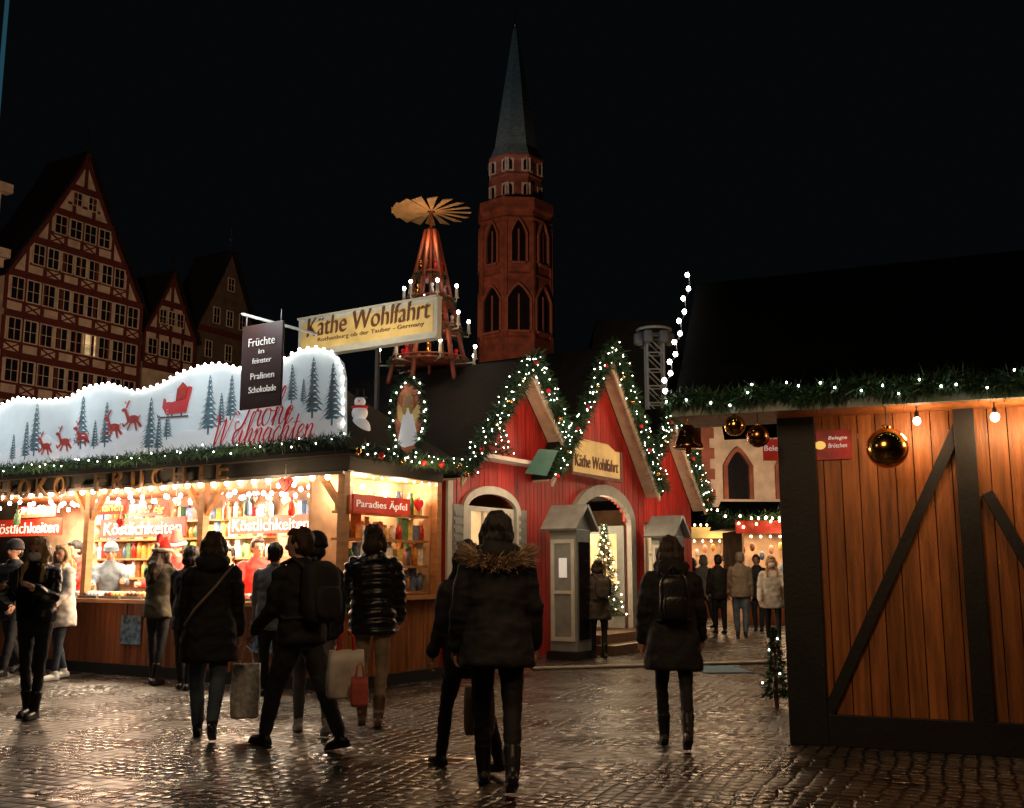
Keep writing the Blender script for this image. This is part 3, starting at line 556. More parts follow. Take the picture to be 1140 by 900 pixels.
# ---------------------------------------------------------------- church tower
TY=90; tc=at(574,636,TY); z_=lambda y:at(574,y,TY).z; t=thing('church_tower','tall red sandstone gothic tower with a pointed slate spire','tower',(tc.x,TY,0))
ro=42/FP*TY*1.02
def octr(r,z,n=8,ph=rad(22.5+5)): return [Vector((tc.x+r*cos(ph+2*PI*i/n),TY+r*sin(ph+2*PI*i/n),z)) for i in range(n)]
zG=z_(248); zA=z_(236); zB=z_(183); zT=z_(28)
w=MB(); w.loft([octr(ro*1.03,0),octr(ro*1.03,z_(385)),octr(ro,z_(385)+.1),octr(ro,zG)],False); build(w,'shaft',m_stone,t)
w=MB(); w.loft([octr(ro*.99,zG),octr(ro*1.07,zG+.3),octr(ro*1.07,zA+.2),octr(ro*.95,zA+.25)],False); build(w,'gallery',m_stone,t); r2=ro*.73
for k in range(3):
    z=[z_(385),z_(316),zG-.6][k]; w=MB(); w.loft([octr(ro*1.0,z-.2),octr(ro*1.045,z),octr(ro*1.0,z+.25)],False); build(w,'string_course',m_stone,t)
w=MB(); w.loft([octr(r2,zA),octr(r2,zB-.5),octr(r2*1.09,zB-.2),octr(r2*1.09,zB),octr(r2*.9,zB+.05)],False); build(w,'belfry',m_stone,t)
w=MB(); w.loft([octr(r2,z_(206)),octr(r2*1.05,z_(206)+.15),octr(r2,z_(206)+.4)],False); build(w,'string_course',m_stone,t)
w=MB(); w.loft([octr(r2*1.05,zB+.05),octr(r2*.86,zB+1.2),octr(r2*.1,zT-.6),octr(.03,zT)],False); sp=build(w,'spire',m_slate,t)
w=MB(); w.tube([Vector((tc.x,TY,zT-.5)),Vector((tc.x,TY,zT+1.3))],.05,6); w.se(Vector((tc.x,TY,zT)),(.18,.18,.18)); build(w,'finial',m_gold,sp)
for k in range(-2,3):
    th=rad(-90+5+45*k); nr=Vector((cos(th),sin(th),0)); u=Vector((-nr.y,nr.x,0)); 
    def face(r): ap=r*cos(PI/8); o=Vector((tc.x,TY,0))+nr*ap; return PL((o.x,o.y),(u.x,u.y))
    f=face(ro)
    for (y0,y1,wd) in((383,328,.95),(309,258,.6)):
        z0=z_(y0)+.5; z1=z_(y1); tr=MB(); archtrim(tr,f,-wd,wd,z0,z1-1.2,z1,.2,.0,.25,1.5); tr.pb(f,-.07,.07,z0,z1-.8,.03,.12); tr.pb(f,-wd,wd,z0-.2,z0,0,.3)
        o=build(tr,'window',m_trimst,t); p_=MB(); p_.prism(f,arch(-wd,wd,z0,z1-1.2,z1,12,1.5),-.1,.04); build(p_,'pane',m_glass,o)
    for sd in(-1,1):
        x=sd*ro*sin(PI/8)*.93; b=MB(); b.pb(f,x-.18,x+.18,0,zG-1,0,.12); build(b,'corner_strip',m_stone,t)
    f=face(r2)
    for sd in(-1,1):
        for zz in(z_(228),z_(201)):
            tr=MB(); tr.pb(f,sd*.75-.42,sd*.75+.42,zz,zz+1.25,0,.08); o=build(tr,'window',m_plaster,t); p_=MB(); p_.prism(f,arch(sd*.75-.24,sd*.75+.24,zz+.12,zz+.8,zz+1.12,8),.05,.1); build(p_,'pane',m_glass,o)
PB=PL((at(783,600,42).x,42),(1,.12)); a1,z1=PB.hit(905,472); t=thing('church_hall','cream church wall with red sandstone quoins and arched windows behind the far stalls','building',PB.p(4,0,-4))
w=MB(); w.pb(PB,0,12,0,z1+.2,-8,0); build(w,'wall',m_plaster,t)
w=MB() 
for i in range(18): w.pb(PB,0,.35 if i%2 else .55,i*.42,i*.42+.42,.01,.08)
build(w,'quoins',m_stone,t)
w=MB(); w.pb(PB,-.1,12,z1,z1+.35,-.1,.2); build(w,'cornice',m_stone,t)
for px in(822,880):
    a,z0=PB.hit(px,556); _,z1b=PB.hit(px,503); tr=MB(); archtrim(tr,PB,a-.45,a+.45,z0,z1b-.6,z1b,.18,.0,.15,1.5); o=build(tr,'window',m_stone,t); p_=MB(); p_.prism(PB,arch(a-.45,a+.45,z0,z1b-.6,z1b,12,1.5),-.05,.03); build(p_,'pane',m_glass,o)
w=MB(); w.prism(PB,[(-.3,z1+.35),(12,z1+.35),(12,z1+4),(2,z1+4)],-8,.2); build(w,'roof',m_slatd,t)
# ---------------------------------------------------------------- candy stall
DEP=1.9; AL=-8.6
t=thing('candy_stall','long wooden market stall selling chocolate fruit under a snowy painted sign','market stall',PF.p(-4,0,-1)); stall=t
w=MB(); board_wall(w,PF,AL,0,lambda a:.93,w=.11); build(w,'counter_front',m_wood,t)
w=MB(); board_wall(w,PS,.0,DEP,lambda a:1.0,w=.11); build(w,'side_counter',m_hutwood,t)
w=MB(); w.pb(PF,AL,.06,.93,.98,-.55,.12); w.pb(PS,.1,DEP,1.0,1.05,-.4,.08); o=build(w,'counter_top',m_lwood,t)
w=MB(); w.pb(PF,AL,.02,0,.14,.0,.04); w.pb(PS,-.02,DEP,0,.14,.01,.05); build(w,'plinth',m_dark,t)
pa=[PF.hit(px,600)[0] for px in(95,222)]
def post(x,z0=.98,z1=2.5):
    m=MB(); m.pb(PF,x-.05,x+.05,z0,z1,-.1,0)
    for sd in(-1,1): 
        if x<-.2 or sd<0: m.prism(PF,[(x+sd*.05,z1-.45),(x+sd*.05,z1-.35),(x+sd*.33,z1-.0),(x+sd*.42,z1-.0)],-.09,-.02)
    o=build(m,'post',m_lwood,t); return o
for x in[AL+.1]+pa+[-.07]: post(x)
w=MB(); w.pb(PS,DEP-.1,DEP,1.05,2.5,-.1,0); build(w,'post',m_lwood,t)
w=MB(); w.pb(PF,AL,.1,2.5,2.78,-.05,.06); w.pb(PS,-.04,DEP,2.5,2.68,-.06,.02); build(w,'fascia',m_dark,t)
w=MB(); w.pb(PF,AL,-.02,2.5,2.54,-DEP,-.06); build(w,'ceiling',m_lwood,t)
w=MB(); w.pb(PF,AL,-.05,0,2.5,-DEP,-DEP+.04); build(w,'back_wall',m_inter,t)
w=MB(); zr=3.75
e=.25; A0=PF.p(AL,2.72,e); A1=PF.p(e,2.72,e); A2=PF.p(e,2.72,-DEP-.2); A3=PF.p(AL,2.72,-DEP-.2); R0=PF.p(AL,zr,-DEP*.5); R1=PF.p(-1.0,zr,-DEP*.5)
lo=[v-Vector((0,0,.05)) for v in(A0,A1,A2,A3)]
w.add([A0,A1,A2,A3,R0,R1]+lo,[(0,1,5,4),(1,2,5),(2,3,4,5),(3,0,4),(6,7,1,0),(7,8,2,1),(8,9,3,2),(9,6,0,3),(9,8,7,6)]); build(w,'roof',m_tarp,t)
top=[(0,452),(20,443),(50,446),(75,444),(98,431),(122,427),(150,436),(175,430),(200,416),(225,407),(245,405),(268,410),(290,416),(312,403),(333,390),(352,387),(370,392),(380,404),(383,420)]
OFF=.28; tp=[PF.hit(x,y,OFF) for x,y in top]; a_r,z_b=PF.hit(383,491,OFF); z_b=2.86
ex=[(tp[0][0]-1.2,tp[0][1]-.1)]+tp
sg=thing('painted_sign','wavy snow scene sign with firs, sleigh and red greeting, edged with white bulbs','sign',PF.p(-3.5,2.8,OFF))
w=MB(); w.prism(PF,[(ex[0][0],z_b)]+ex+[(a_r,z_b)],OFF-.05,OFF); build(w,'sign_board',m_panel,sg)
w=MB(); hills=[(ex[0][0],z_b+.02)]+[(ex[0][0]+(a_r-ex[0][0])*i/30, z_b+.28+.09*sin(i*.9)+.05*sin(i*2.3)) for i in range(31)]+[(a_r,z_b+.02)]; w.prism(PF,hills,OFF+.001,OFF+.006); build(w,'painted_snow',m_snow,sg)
for q in along([PF.p(a,z,OFF+.02) for a,z in ex+[(a_r,z_b+.1)]],.13): bulb(ME_W,q,sg)
def fir2(px,pyb,h,o=OFF+.009):
    a,z=PF.hit(px,pyb,OFF); _,z2=PF.hit(px,pyb-h,OFF); H=z2-z; m=MB(); s=MB(); N_=9
    for i in range(N_):
        f=i/N_; y0=z+H*(.1+.9*f*.96); y1=y0+H*.2*(1-f*.4); ww=H*.25*(1-f*.9)*R.uniform(.85,1.1); d=R.uniform(-.015,.015)*H
        m.prism(PF,[(a-ww,y0+d),(a-ww*.6,y0+H*.03),(a-ww*.3,y0-H*.005),(a,y0+H*.02),(a+ww*.35,y0-H*.01),(a+ww*.6,y0+H*.03),(a+ww,y0-d),(a,min(y1,z2))],o,o+.003+i*.0005)
        s.prism(PF,[(a-ww*.95,y0+d+.002),(a-ww*.5,y0+H*.035),(a-ww*.25,y0+H*.075),(a-ww*.6,y0+H*.05)],o+.008,o+.011); s.prism(PF,[(a+ww*.1,y0+H*.05),(a+ww*.7,y0+H*.03),(a+ww*.35,y0+H*.07)],o+.008,o+.011)
    m.pb(PF,a-H*.02,a+H*.02,z,z+H*.15,o,o+.003); f=build(m,'painted_fir',m_blue,sg); build(s,'fir_snow',m_snow,f)
for x,y,h in[(28,512,42),(38,508,58),(14,514,30),(90,500,58),(117,498,50),(105,500,32),(166,505,62),(186,490,36),(232,484,66),(246,474,36),(257,468,50),(325,450,44),(348,466,68),(370,474,70),(338,450,28),(176,503,40)]: fir2(x,y,h)
def deer(px,py,s):
    a,z=PF.hit(px,py,OFF); m=MB(); E=lambda x,y,rx,ry:[(a+s*(x+rx*cos(i*PI/8)),z+s*(y+ry*sin(i*PI/8))) for i in range(16)]
    B=OFF+.014; m.prism(PF,E(0,.0,.17,.075),B,B+.005); P4=lambda pts,k=0:m.prism(PF,[(a+s*x,z+s*y) for x,y in pts],B+.001+k,B+.006+k)
    P4([(-.16,0),(-.10,.05),(-.2,.2),(-.26,.17)]); m.prism(PF,E(-.26,.19,.07,.035),B+.002,B+.007)
    P4([(-.14,-.02),(-.1,-.05),(-.25,-.14),(-.3,-.06),(-.27,-.05),(-.23,-.1)]); P4([(-.06,-.05),(-.02,-.05),(-.12,-.2),(-.16,-.19)]); P4([(.08,-.04),(.15,-.02),(.26,-.14),(.22,-.17)]); P4([(.04,-.05),(.1,-.05),(.14,-.22),(.1,-.22)])
    for x in(-.22,-.2): P4([(x,.22),(x+.02,.22),(x+.1,.36),(x+.08,.36)],.001); P4([(x+.04,.29),(x+.05,.27),(x-.03,.35),(x-.04,.34)],.001)
    P4([(.15,.03),(.2,.07),(.21,.03)]); build(m,'painted_reindeer',m_deer,sg)
for x,y,s in[(52,497,.6),(73,492,.64),(93,486,.64),(128,476,.68),(149,467,.72)]: deer(x,y,s)
a,z=PF.hit(198,452,OFF); m=MB(); S=lambda pts,o0,o1:m.prism(PF,[(a+x,z+y) for x,y in pts],OFF+o0,OFF+o1)
S([(-.28,.0),(-.2,-.1),(.18,-.1),(.27,.22),(.2,.24),(.1,.08),(-.12,.05),(-.26,.12)],.012,.018); o=build(m,'painted_sleigh',m_sred,sg)
m=MB(); S([(-.38,-.08),(-.36,-.14),(.22,-.16),(.22,-.14),(-.34,-.12)],.012,.016); S([(-.1,-.1),(-.08,-.1),(-.08,-.15),(-.1,-.15)],.012,.017); S([(.08,-.1),(.1,-.1),(.1,-.15),(.08,-.15)],.012,.017); build(m,'sleigh_runner',m_letter,o)
m=MB(); S([(-.02,.06),(.15,.08),(.2,.22),(.1,.3),(.0,.22)],.019,.024); build(m,'painted_sack',m_deer,o)
m=MB(); S([(-.2,.06),(-.06,.06),(-.06,.17),(-.2,.17)],.019,.024); build(m,'painted_gift',m_snow,o)
cursive('Frohe',PF,262,326,477,471,OFF+.016,m_sred,sg,.0085); cursive('Weihnachten',PF,238,350,497,488,OFF+.022,m_sred,sg,.0075)
garland('fir garland with white bulbs along the bottom of the painted snow sign',[PF.p(ex[0][0],2.84,.33),PF.p(-4,2.82,.36),PF.p(a_r+.1,2.84,.33)],.07,800,.08,.2,ME_T)
garland('fir garland with red baubles along the side eave of the candy stall',[PS.p(-.1,2.74,.27),PS.p(.9,2.7,.3),PS.p(DEP+.15,2.74,.27)],.07,900,.08,.1,ME_T,balls=.4)
for ch,x,y in[('S',-62,552),('C',-40,551),('H',5,546),('O',27,544),('K',47,542),('O',67,541),('-',88,541),('F',112,536),('R',132,534),('Ü',153,531),('C',176,531),('H',200,528),('T',224,526),('E',248,523)]:
    text(ch,'fascia_letter',PF,x-(6 if ch!='-' else 4),x+(6 if ch!='-' else 4),y,.13,m_letter,stall,0,22 if ch not in'-Ü' else (4 if ch=='-' else 27),ext=.02)
m=MB(); m.pb(PF,AL,.02,2.46,2.5,.05,.08); build(m,'light_rail',m_metal,stall)
for q in along([PF.p(AL+.2,2.44,.05),PF.p(-.1,2.44,.05)],.24): bulb(ME_BIG,q,stall)
for o_ in(-.35,-.75,-1.2):
    for q in along([PF.p(AL+1.2,2.42,o_),PF.p(-.2,2.42,o_)],.26): bulb(ME_IN,q-Vector((0,0,.12*R.random())),stall,'ceiling_bulb')
for q in along([PS.p(.15,2.46,.02),PS.p(DEP-.1,2.46,.02)],.16): bulb(ME_B,q,stall)
def isign(px0,px1,py0,py1,off,lines,mat,label):
    a0,_=PF.hit(px0,(py0+py1)/2,off); a1,_=PF.hit(px1,(py0+py1)/2,off); _,zt=PF.hit((px0+px1)/2,py0,off); _,zb=PF.hit((px0+px1)/2,py1,off)
    s=thing('stall_sign',label,'sign',PF.p((a0+a1)/2,zb,off)); m=MB(); m.pb(PF,a0,a1,zb,zt,off-.03,off); build(m,'sign_board',mat,s)
    for tx,x0,x1,y,mt,sh,hp in lines: text(tx,'lettering',PF,x0,x1,y,off+.006,mt,s,sh,hp)
isign(112,206,577,598,-1.25,[('Köstlichkeiten',116,202,588,m_txtw,0,14)],m_redsign,'red lit sign reading Köstlichkeiten between the two left stall posts')
isign(97,140,557,573,-.5,[('Bananen',100,137,565,m_txty,0,9)],m_redsign,'small red sign reading Bananen above the left Köstlichkeiten sign')
isign(144,186,561,575,-.9,[('fruchtig',147,183,568,m_txty,.35,10)],m_redsign,'small sign reading fruchtig right of the Bananen sign')
isign(256,347,574,594,-1.25,[('Köstlichkeiten',259,344,584,m_txtw,0,13)],m_redsign,'red lit sign reading Köstlichkeiten right of the middle stall post')
isign(-10,68,578,597,-1.25,[('Köstlichkeiten',-8,65,588,m_txtw,0,12)],m_redsign,'red lit sign cut by the left edge inside the stall')
isign(20,62,563,576,-.9,[('fruchtig',23,59,570,m_txty,.35,9)],m_redsign,'small sign reading fruchtig at the far left of the stall')
def shelf(pl,a0,a1,z,off,label,n,grp,hgt=.2):
    m=MB(); m.pb(pl,a0,a1,z-.03,z,off-.22,off); build(m,'shelf',m_lwood,None,label,'shelf')
    for i in range(n):
        a=a0+(a1-a0)*(i+.5)/n; h=hgt*R.uniform(.6,1.1); q=pl.p(a,z+.002,off-.11+R.uniform(-.03,.03)); mt=R.choice(goods); wd=(a1-a0)/n*.4; g=MB()
        if R.random()<.5: 
            g.rings([(q.x,q.y,q.z,wd*.9,wd*.9),(q.x,q.y,q.z+h*.7,wd,wd),(q.x,q.y,q.z+h*.85,wd*.6,wd*.6),(q.x,q.y,q.z+h,wd*.65,wd*.65)],12,e=1); build(g,'sweet_jar',mt,None,grp+', a round jar','jar',group=grp)
        else: g.box(q+Vector((0,0,h/2)),(wd*1.8,.1,h),R.uniform(-.3,.3)-.5); build(g,'sweet_box',mt,None,grp+', a wrapped box','box',group=grp)
for j,(x0,x1) in enumerate(((-6.9,-5.2),(-5.0,-2.9),(-2.6,-.4))):
    for i,z in enumerate((1.25,1.55,1.85,2.12)): shelf(PF,x0,x1,z,-DEP+.27,['left','middle','right'][j]+' back shelf of the stall, '+['lowest','second','third','topmost'][i]+' board',[14,18,19][j],'sweets on the '+['lowest','second','third','topmost'][i]+' '+['left','middle','right'][j]+' back shelf',.25)
for i,z in enumerate((1.1,1.42,1.74,2.06)): shelf(PS,.15,DEP-.12,z,-.12,'side window shelf board, '+['lowest','second from the bottom','third from the bottom','topmost'][i],14,'goods in the side window, '+['lowest','second','third','topmost'][i]+' shelf',.28)
m=MB(); m.pb(PS,.05,DEP-.1,1.05,2.5,-.62,-.58); build(m,'side_back_panel',m_inter,stall)
nums='one two three four five six seven eight nine ten eleven twelve thirteen fourteen fifteen sixteen seventeen eighteen nineteen twenty'.split()
for i in range(15):
    a=-.4-i*.46; tr=thing('sweet_tray','steel tray of small chocolates, number %s along the counter from the corner'%nums[i],'tray',PF.p(a,.98,-.12),group='trays along the counter')
    m=MB(); m.pb(PF,a-.2,a+.2,.985,.995,-.26,.06); m.pb(PF,a-.2,a+.2,.995,1.02,.05,.06); m.pb(PF,a-.2,a+.2,.995,1.02,-.26,-.25); build(m,'tray_base',m_metal,tr)
    mt=R.choice(goods)
    for u in range(5):
        for v in range(3):
            g=MB(); g.se(PF.p(a-.15+u*.075,1.035,-.2+v*.09),(.034,.034,.042),n=8,m=6); build(g,'sweet',mt if R.random()<.6 else R.choice(goods),tr)
for i in range(18):
    a=-.35-i*.38; q=PF.p(a,2.17+R.uniform(-.05,.05),-.28)
    if -6.6<a<-3.0: continue
    g=MB(); g.rings([(q.x,q.y,q.z-.13,.03,.03),(q.x,q.y,q.z-.1,.05,.05),(q.x,q.y,q.z+.02,.045,.045),(q.x,q.y,q.z+.07,.012,.012),(q.x,q.y,q.z+.11,.03,.03)],10,e=1); g.tube([q+Vector((0,0,.1)),q+Vector((0,0,.3))],.004,5); build(g,'sweet_bag',R.choice(goods),None,'tied bag of sweets hanging over the counter, number %s from the corner'%nums[i],'sweet bag',group='sweet bags hanging over the counter')
def heart(c,s,pl,mat,label,grp=None,cord=.2):
    t=thing('gingerbread_heart',label,'heart',c,group=grp); pts=[]
    for i in range(28):
        th=2*PI*i/28; pts.append((16*sin(th)**3/17*s,(13*cos(th)-5*cos(2*th)-2*cos(3*th)-cos(4*th))/17*s))
    ca=(c-pl.o).dot(pl.u); co=(c-pl.o).dot(pl.n); m=MB(); m.prism(pl,[(ca+x,c.z+y) for x,y in pts],co-.015,co+.015); build(m,'heart_body',mat,t)
    m=MB(); m.prism(pl,[(ca+x*.6,c.z+y*.6) for x,y in pts],co+.016,co+.02); build(m,'icing',m_white if mat!=m_sred else m_sred,t)
    m=MB(); m.tube([pl.p(ca,c.z+s*.3,co),pl.p(ca,c.z+s*.3+cord,co)],.004,5); build(m,'cord',m_white,t)
a,z=PF.hit(318,539,.15); heart(PF.p(a,z,.15),.11,PF,m_sred,'big red heart ornament under the eave between the posts')
a,z=PS.hit(466,562,.06); heart(PS.p(a,z,.06),.09,PS,m_sred,'red heart ornament hanging in front of the side window',None,.1)
a,z=PF.hit(134,582,.12); heart(PF.p(a,z,.12),.07,PF,m_sred,'red heart ornament in front of the left red sign',None,.25)
for i in range(12):
    a=-.5-i*.52
    if -5.9<a<-4.2: continue
    heart(PF.p(a,2.28+R.uniform(-.05,.05),-.6),.08,PF,R.choice([m_brown,m_letter]),'iced gingerbread heart hanging inside the stall, number %s from the corner'%nums[i],'gingerbread hearts under the stall ceiling')
s=thing('stall_sign','white lettered sign above the side window beside the corner post','sign',PS.p(.5,2.2,.03)); a0,z1=PS.hit(394,550,.03); a1,z0=PS.hit(456,574,.03); m=MB(); m.pb(PS,a0,a1,z0,z1,.005,.03); build(m,'sign_board',m_redsign,s); text('Paradies Äpfel','lettering',PS,397,453,563,.036,m_txtw,s,0,12)
mpb=M('poster_blue',(.12,.2,.28),.5,var=.9,sc=14)
for (px,py) in((146,700),(292,708)):
    a,z=PF.hit(px,py,.01); m=MB(); m.pb(PF,a-.2,a+.2,z-.2,z+.17,.01,.02); s=build(m,'counter_poster',mpb,None,'blue poster on the counter front, '+('left' if px<200 else 'right')+' of the two','poster')
q=at(400,478,12.6); t=thing('snowman','small white snowman figure on the stall roof beside the painted sign','figure',q-Vector((0,0,.15)))
m=MB(); m.se(q,(.14,.14,.15)); m.se(q+Vector((0,0,.2)),(.1,.1,.1)); m.se(q+Vector((0,0,.34)),(.07,.07,.07)); build(m,'body',m_snow,t)
m=MB(); m.rings([(q.x,q.y,q.z+.39,.09,.09),(q.x,q.y,q.z+.4,.09,.09),(q.x,q.y,q.z+.4,.055,.055),(q.x,q.y,q.z+.5,.05,.05)],12,e=1); build(m,'hat',m_dark,t)
m=MB(); m.tube([q+Vector((0,-.06,.34)),q+Vector((0,-.16,.33))],[.015,.004],6); build(m,'nose',M('carrot',(.6,.2,.03)),t)
m=MB(); m.tube([q+Vector((.085*cos(i*PI/5),.085*sin(i*PI/5),.27)) for i in range(11)],.02,6); build(m,'scarf',m_sred,t)
a,z=PF.hit(455,465,-.3)
tb=thing('roof_board','lit oval board with a painted pale robed angel, edged by garland, on the stall roof','sign',PF.p(a,z-.5,-.3)); m=MB()
m.prism(PF,[(a+.2*cos(i*PI/10),z+.42*sin(i*PI/10)) for i in range(20)],-.32,-.3); build(m,'board',M('oval_board',(.42,.12,.05),.5,var=.7,sc=7,em=.2),tb)
ell=lambda x,y,rx,ry:[(a+x+rx*cos(i*PI/8),z+y+ry*sin(i*PI/8)) for i in range(16)]
for sd in(-1,1): m=MB(); m.prism(PF,[(a+sd*.02,z+.02),(a+sd*.17,z+.2),(a+sd*.16,z+.0),(a+sd*.06,z-.12)],-.299,-.296-.0005*sd); build(m,'painted_wing',m_scream,tb)
m=MB(); m.prism(PF,[(a-.15,z-.3),(a-.05,z-.35),(a+.08,z-.33),(a+.15,z-.28),(a+.07,z+.02),(a+.04,z+.12),(a-.04,z+.12),(a-.08,z+.02)],-.293,-.288); build(m,'painted_robe',m_snow,tb)
m=MB(); m.prism(PF,ell(0,.2,.075,.09),-.285,-.282); m.prism(PF,ell(-.05,.12,.035,.09),-.281,-.279); m.prism(PF,ell(.05,.12,.035,.09),-.281,-.279); build(m,'painted_hair',M('painted_gold',(.6,.36,.06),.5,var=.3,sc=30),tb)
m=MB(); m.prism(PF,ell(0,.185,.042,.055),-.277,-.274); build(m,'painted_face',SK,tb)
garland('garland ring with lights round the oval roof board',[PF.p(a+.23*cos(i*PI/10),z+.46*sin(i*PI/10),-.28) for i in range(21)],.05,900,.06,.1,ME_T)
a0,z1=PF.hit(270,364,.9); a1,z0=PF.hit(312,452,.9); s=thing('hanging_sign','dark brown hanging board with white lettering on a pale arm','sign',PF.p(a0,z0,.9))
m=MB(); m.pb(PF,a0,a1,z0,z1,.87,.9); o=build(m,'sign_board',m_sbrown,s); bevel(o,.01)
for tx,x0,x1,y,h in(('Früchte',277,306,380,9),('in',288,294,391,5),('feinster',281,302,401,6),('Pralinen',279,305,418,7),('Schokolade',277,307,433,7)): text(tx,'lettering',PF,x0,x1,y,.906,m_txtw,s,0,h,bold=-.01)
m=MB(); aa,za=PF.hit(270,350,.9); ab,zb=PF.hit(352,372,.3); m.tube([PF.p(aa,za,.9),PF.p(ab,zb,.3)],.018,8)
build(m,'arm',m_white,s)
for x in(a0+.05,a1-.05): m=MB(); m.tube([PF.p(x,z1,.885),PF.p(x,za-.02,.88)],.006,5); build(m,'hanger',m_metal,s)
# ---------------------------------------------------------------- red shop
t=thing('gift_shop','red boarded christmas shop with three garlanded gables','shop',PH.p(4.3,0,-2)); shop=t
G1=(1.71,1.88,2.72,4.64); G2=(4.5,2.1,2.9,5.35); G3=(7.3,1.7,2.75,4.6)
gt=lambda g:(lambda a:g[3]-(g[3]-g[2])*abs(a-g[0])/g[1])
top_=lambda a:max(gt(G1)(a),gt(G2)(a),gt(G3)(a))-.05
ops=[(.4,1.75,1.05,lambda a:2.25+.25*math.sqrt(max(0,1-((a-1.08)/.68)**2))),(3.75,5.8,0,lambda a:2.2+.5*math.sqrt(max(0,1-((a-4.78)/1.03)**2))),(6.6,7.9,1.05,2.3)]
w=MB(); board_wall(w,PH,-.05,9.0,top_,ops,.12,-.05,0); build(w,'front_wall',m_red,t)
PHL=PL(PH.p(-.05,0,-4.2)[:2],(.848,-.53)); w=MB(); board_wall(w,PHL,0,4.2,lambda a:2.7,(),.12,-.04,0); build(w,'side_wall',m_red,t)
w=MB(); w.pb(PH,-.05,9,0,3.2,-4.3,-4.2); w.pb(PH,8.95,9,0,2.7,-4.2,-.06); w.pb(PH,0,9,.1,.14,-4.2,-.06); build(w,'back_wall',m_inter,t)
for gi,g in enumerate((G1,G2,G3)):
    r=MB(); sf=MB(); s_=(g[3]-g[2])/g[1]; zat=lambda x:g[3]-abs(x-g[0])*s_
    for sd in(-1,1):
        xe=g[0]+sd*(g[1]+.08); xf=xe
        if gi==0 and sd>0: xf=2.88
        if gi==2 and sd<0: xf=6.25
        for x_,o0,o1 in((xe,-4.4,-.06),(xf,-.06,.36)):
            if sd<0: slab(r,PH,x_,zat(x_),g[0],g[3],o0,o1,.06)
            else: slab(r,PH,g[0],g[3],x_,zat(x_),o0,o1,.06)
        if sd<0: slab(sf,PH,xf,zat(xf)-.03,g[0],g[3]-.03,.01,.3,.02)
        else: slab(sf,PH,g[0],g[3]-.03,xf,zat(xf)-.03,.01,.3,.02)
    build(r,'roof',m_roof,t); build(sf,'soffit',m_cream,t)
    b=MB()
    for sd in(-1,1):
        xe=g[0]+sd*g[1]; dd=.17
        if gi==0 and sd>0: xe=2.85
        if gi==2 and sd<0: xe=6.25
        zz=zat(xe)
        b.prism(PH,[(xe,zz),(g[0],g[3]),(g[0],g[3]-dd*1.35),(xe,zz-dd*1.2)] ,.31+.004*sd,.35+.004*sd)
    build(b,'barge_board',m_cream,t)
    lb=['left','middle tallest','right'][gi]
    x0=g[0]-g[1]; x1=min(g[0]+g[1],2.85) if gi==0 else g[0]+g[1]
    if gi==2: x0=6.3
    pts=[PH.p(x0,zat(x0)+.03,.42),PH.p(g[0],g[3]+.06,.42),PH.p(x1,zat(x1)+.03,.42)]
    garland('thick fir garland with fairy lights over the %s gable of the red shop'%lb,pts,.16,1400,.12,.05,ME_T,balls=.55)
for (a0,a1,z0,z1,cc) in((.45,1.7,1.1,2.3,3),(6.65,7.85,1.1,2.25,3)):
    window(t,PH,a0,a1,z0,z1,-.03,m_white,m_litwin,.07,cc,2)
w=MB(); archtrim(w,PH,.4,1.75,1.05,2.25,2.5,.12,.0,.06); w.pb(PH,.2,1.95,.97,1.05,0,.16); w.pb(PH,.5,2.9,3.0,3.06,.0,.3); w.pb(PH,-.08,.04,0,2.7,.0,.04); w.pb(PH,6.5,8,.97,1.05,0,.16); build(w,'trim',m_white,t)
w=MB(); archtrim(w,PH,3.75,5.8,.3,2.2,2.7,.2,.0,.1); build(w,'door_arch',M('grey_arch_paint',(.38,.39,.37),.5,var=.15),t)
for x in(.18,1.92):
    w=MB(); w.pb(PH,x-.14,x+.14,1.1,2.3,.01,.05) 
    for i in range(9): w.pb(PH,x-.11,x+.11,1.17+i*.12,1.24+i*.12,.05,.06)
    build(w,'shutter',m_grey,t)
w=MB(); w.pb(PH,3.3,6.2,0,.15,0,.95); w.pb(PH,3.5,6.0,.151,.3,-.05,.6); build(w,'steps',m_step,t)
w=MB(); w.pb(PH,3.3,6.2,.151,.157,.88,.95); build(w,'step_edge',m_white,t)
w=MB(); w.pb(PH,2.9,6.6,.3,3,-2.2,-2.15); w.pb(PH,2.9,2.95,.3,3,-2.15,-.06); build(w,'interior_partition',M('shop_interior',(.32,.17,.09),.6,var=.4,sc=3),t)
for sd,x0 in((-1,3.75),(1,5.8)):
    w=MB(); PD=PL(PH.p(x0,0,-.05)[:2],(PH.n.x*-1,PH.n.y*-1)); w.pb(PD,0,.9,.3,2.2,-.03,.03); o=build(w,'door',m_grey,t); w=MB(); w.pb(PD,.15,.75,1.1,2.05,-.035,.035); build(w,'pane',m_litwin,o)
for i,z in enumerate((.7,1.05,1.4,1.75,2.1)): shelf(PH,3.0,6.4,z,-1.85,'interior shop shelf board, '+['lowest','second from the floor','third from the floor','fourth from the floor','topmost'][i],24,'ornaments on the %s shop shelf'%['lowest','second','third','fourth','topmost'][i],.32)
for i,a in enumerate((3.4,3.8,4.2,4.6,5.0)):
    q=PH.p(a,2.25,-1.2); g=MB(); g.tube([q+Vector((0,0,.1)),q+Vector((0,0,.5))],.005,5); 
    for k in range(5):
        th=k*2*PI/5; g.tube([q,q+Vector((.1*cos(th),.1*sin(th),.08*sin(k*2))),q+Vector((.16*cos(th),.16*sin(th),0))],[.03,.02,.004],6)
    build(g,'star_ornament',m_bulb,None,'small glowing star hanging inside the shop, number %s from the left'%nums[i],'star ornament',group='glowing stars inside the shop')
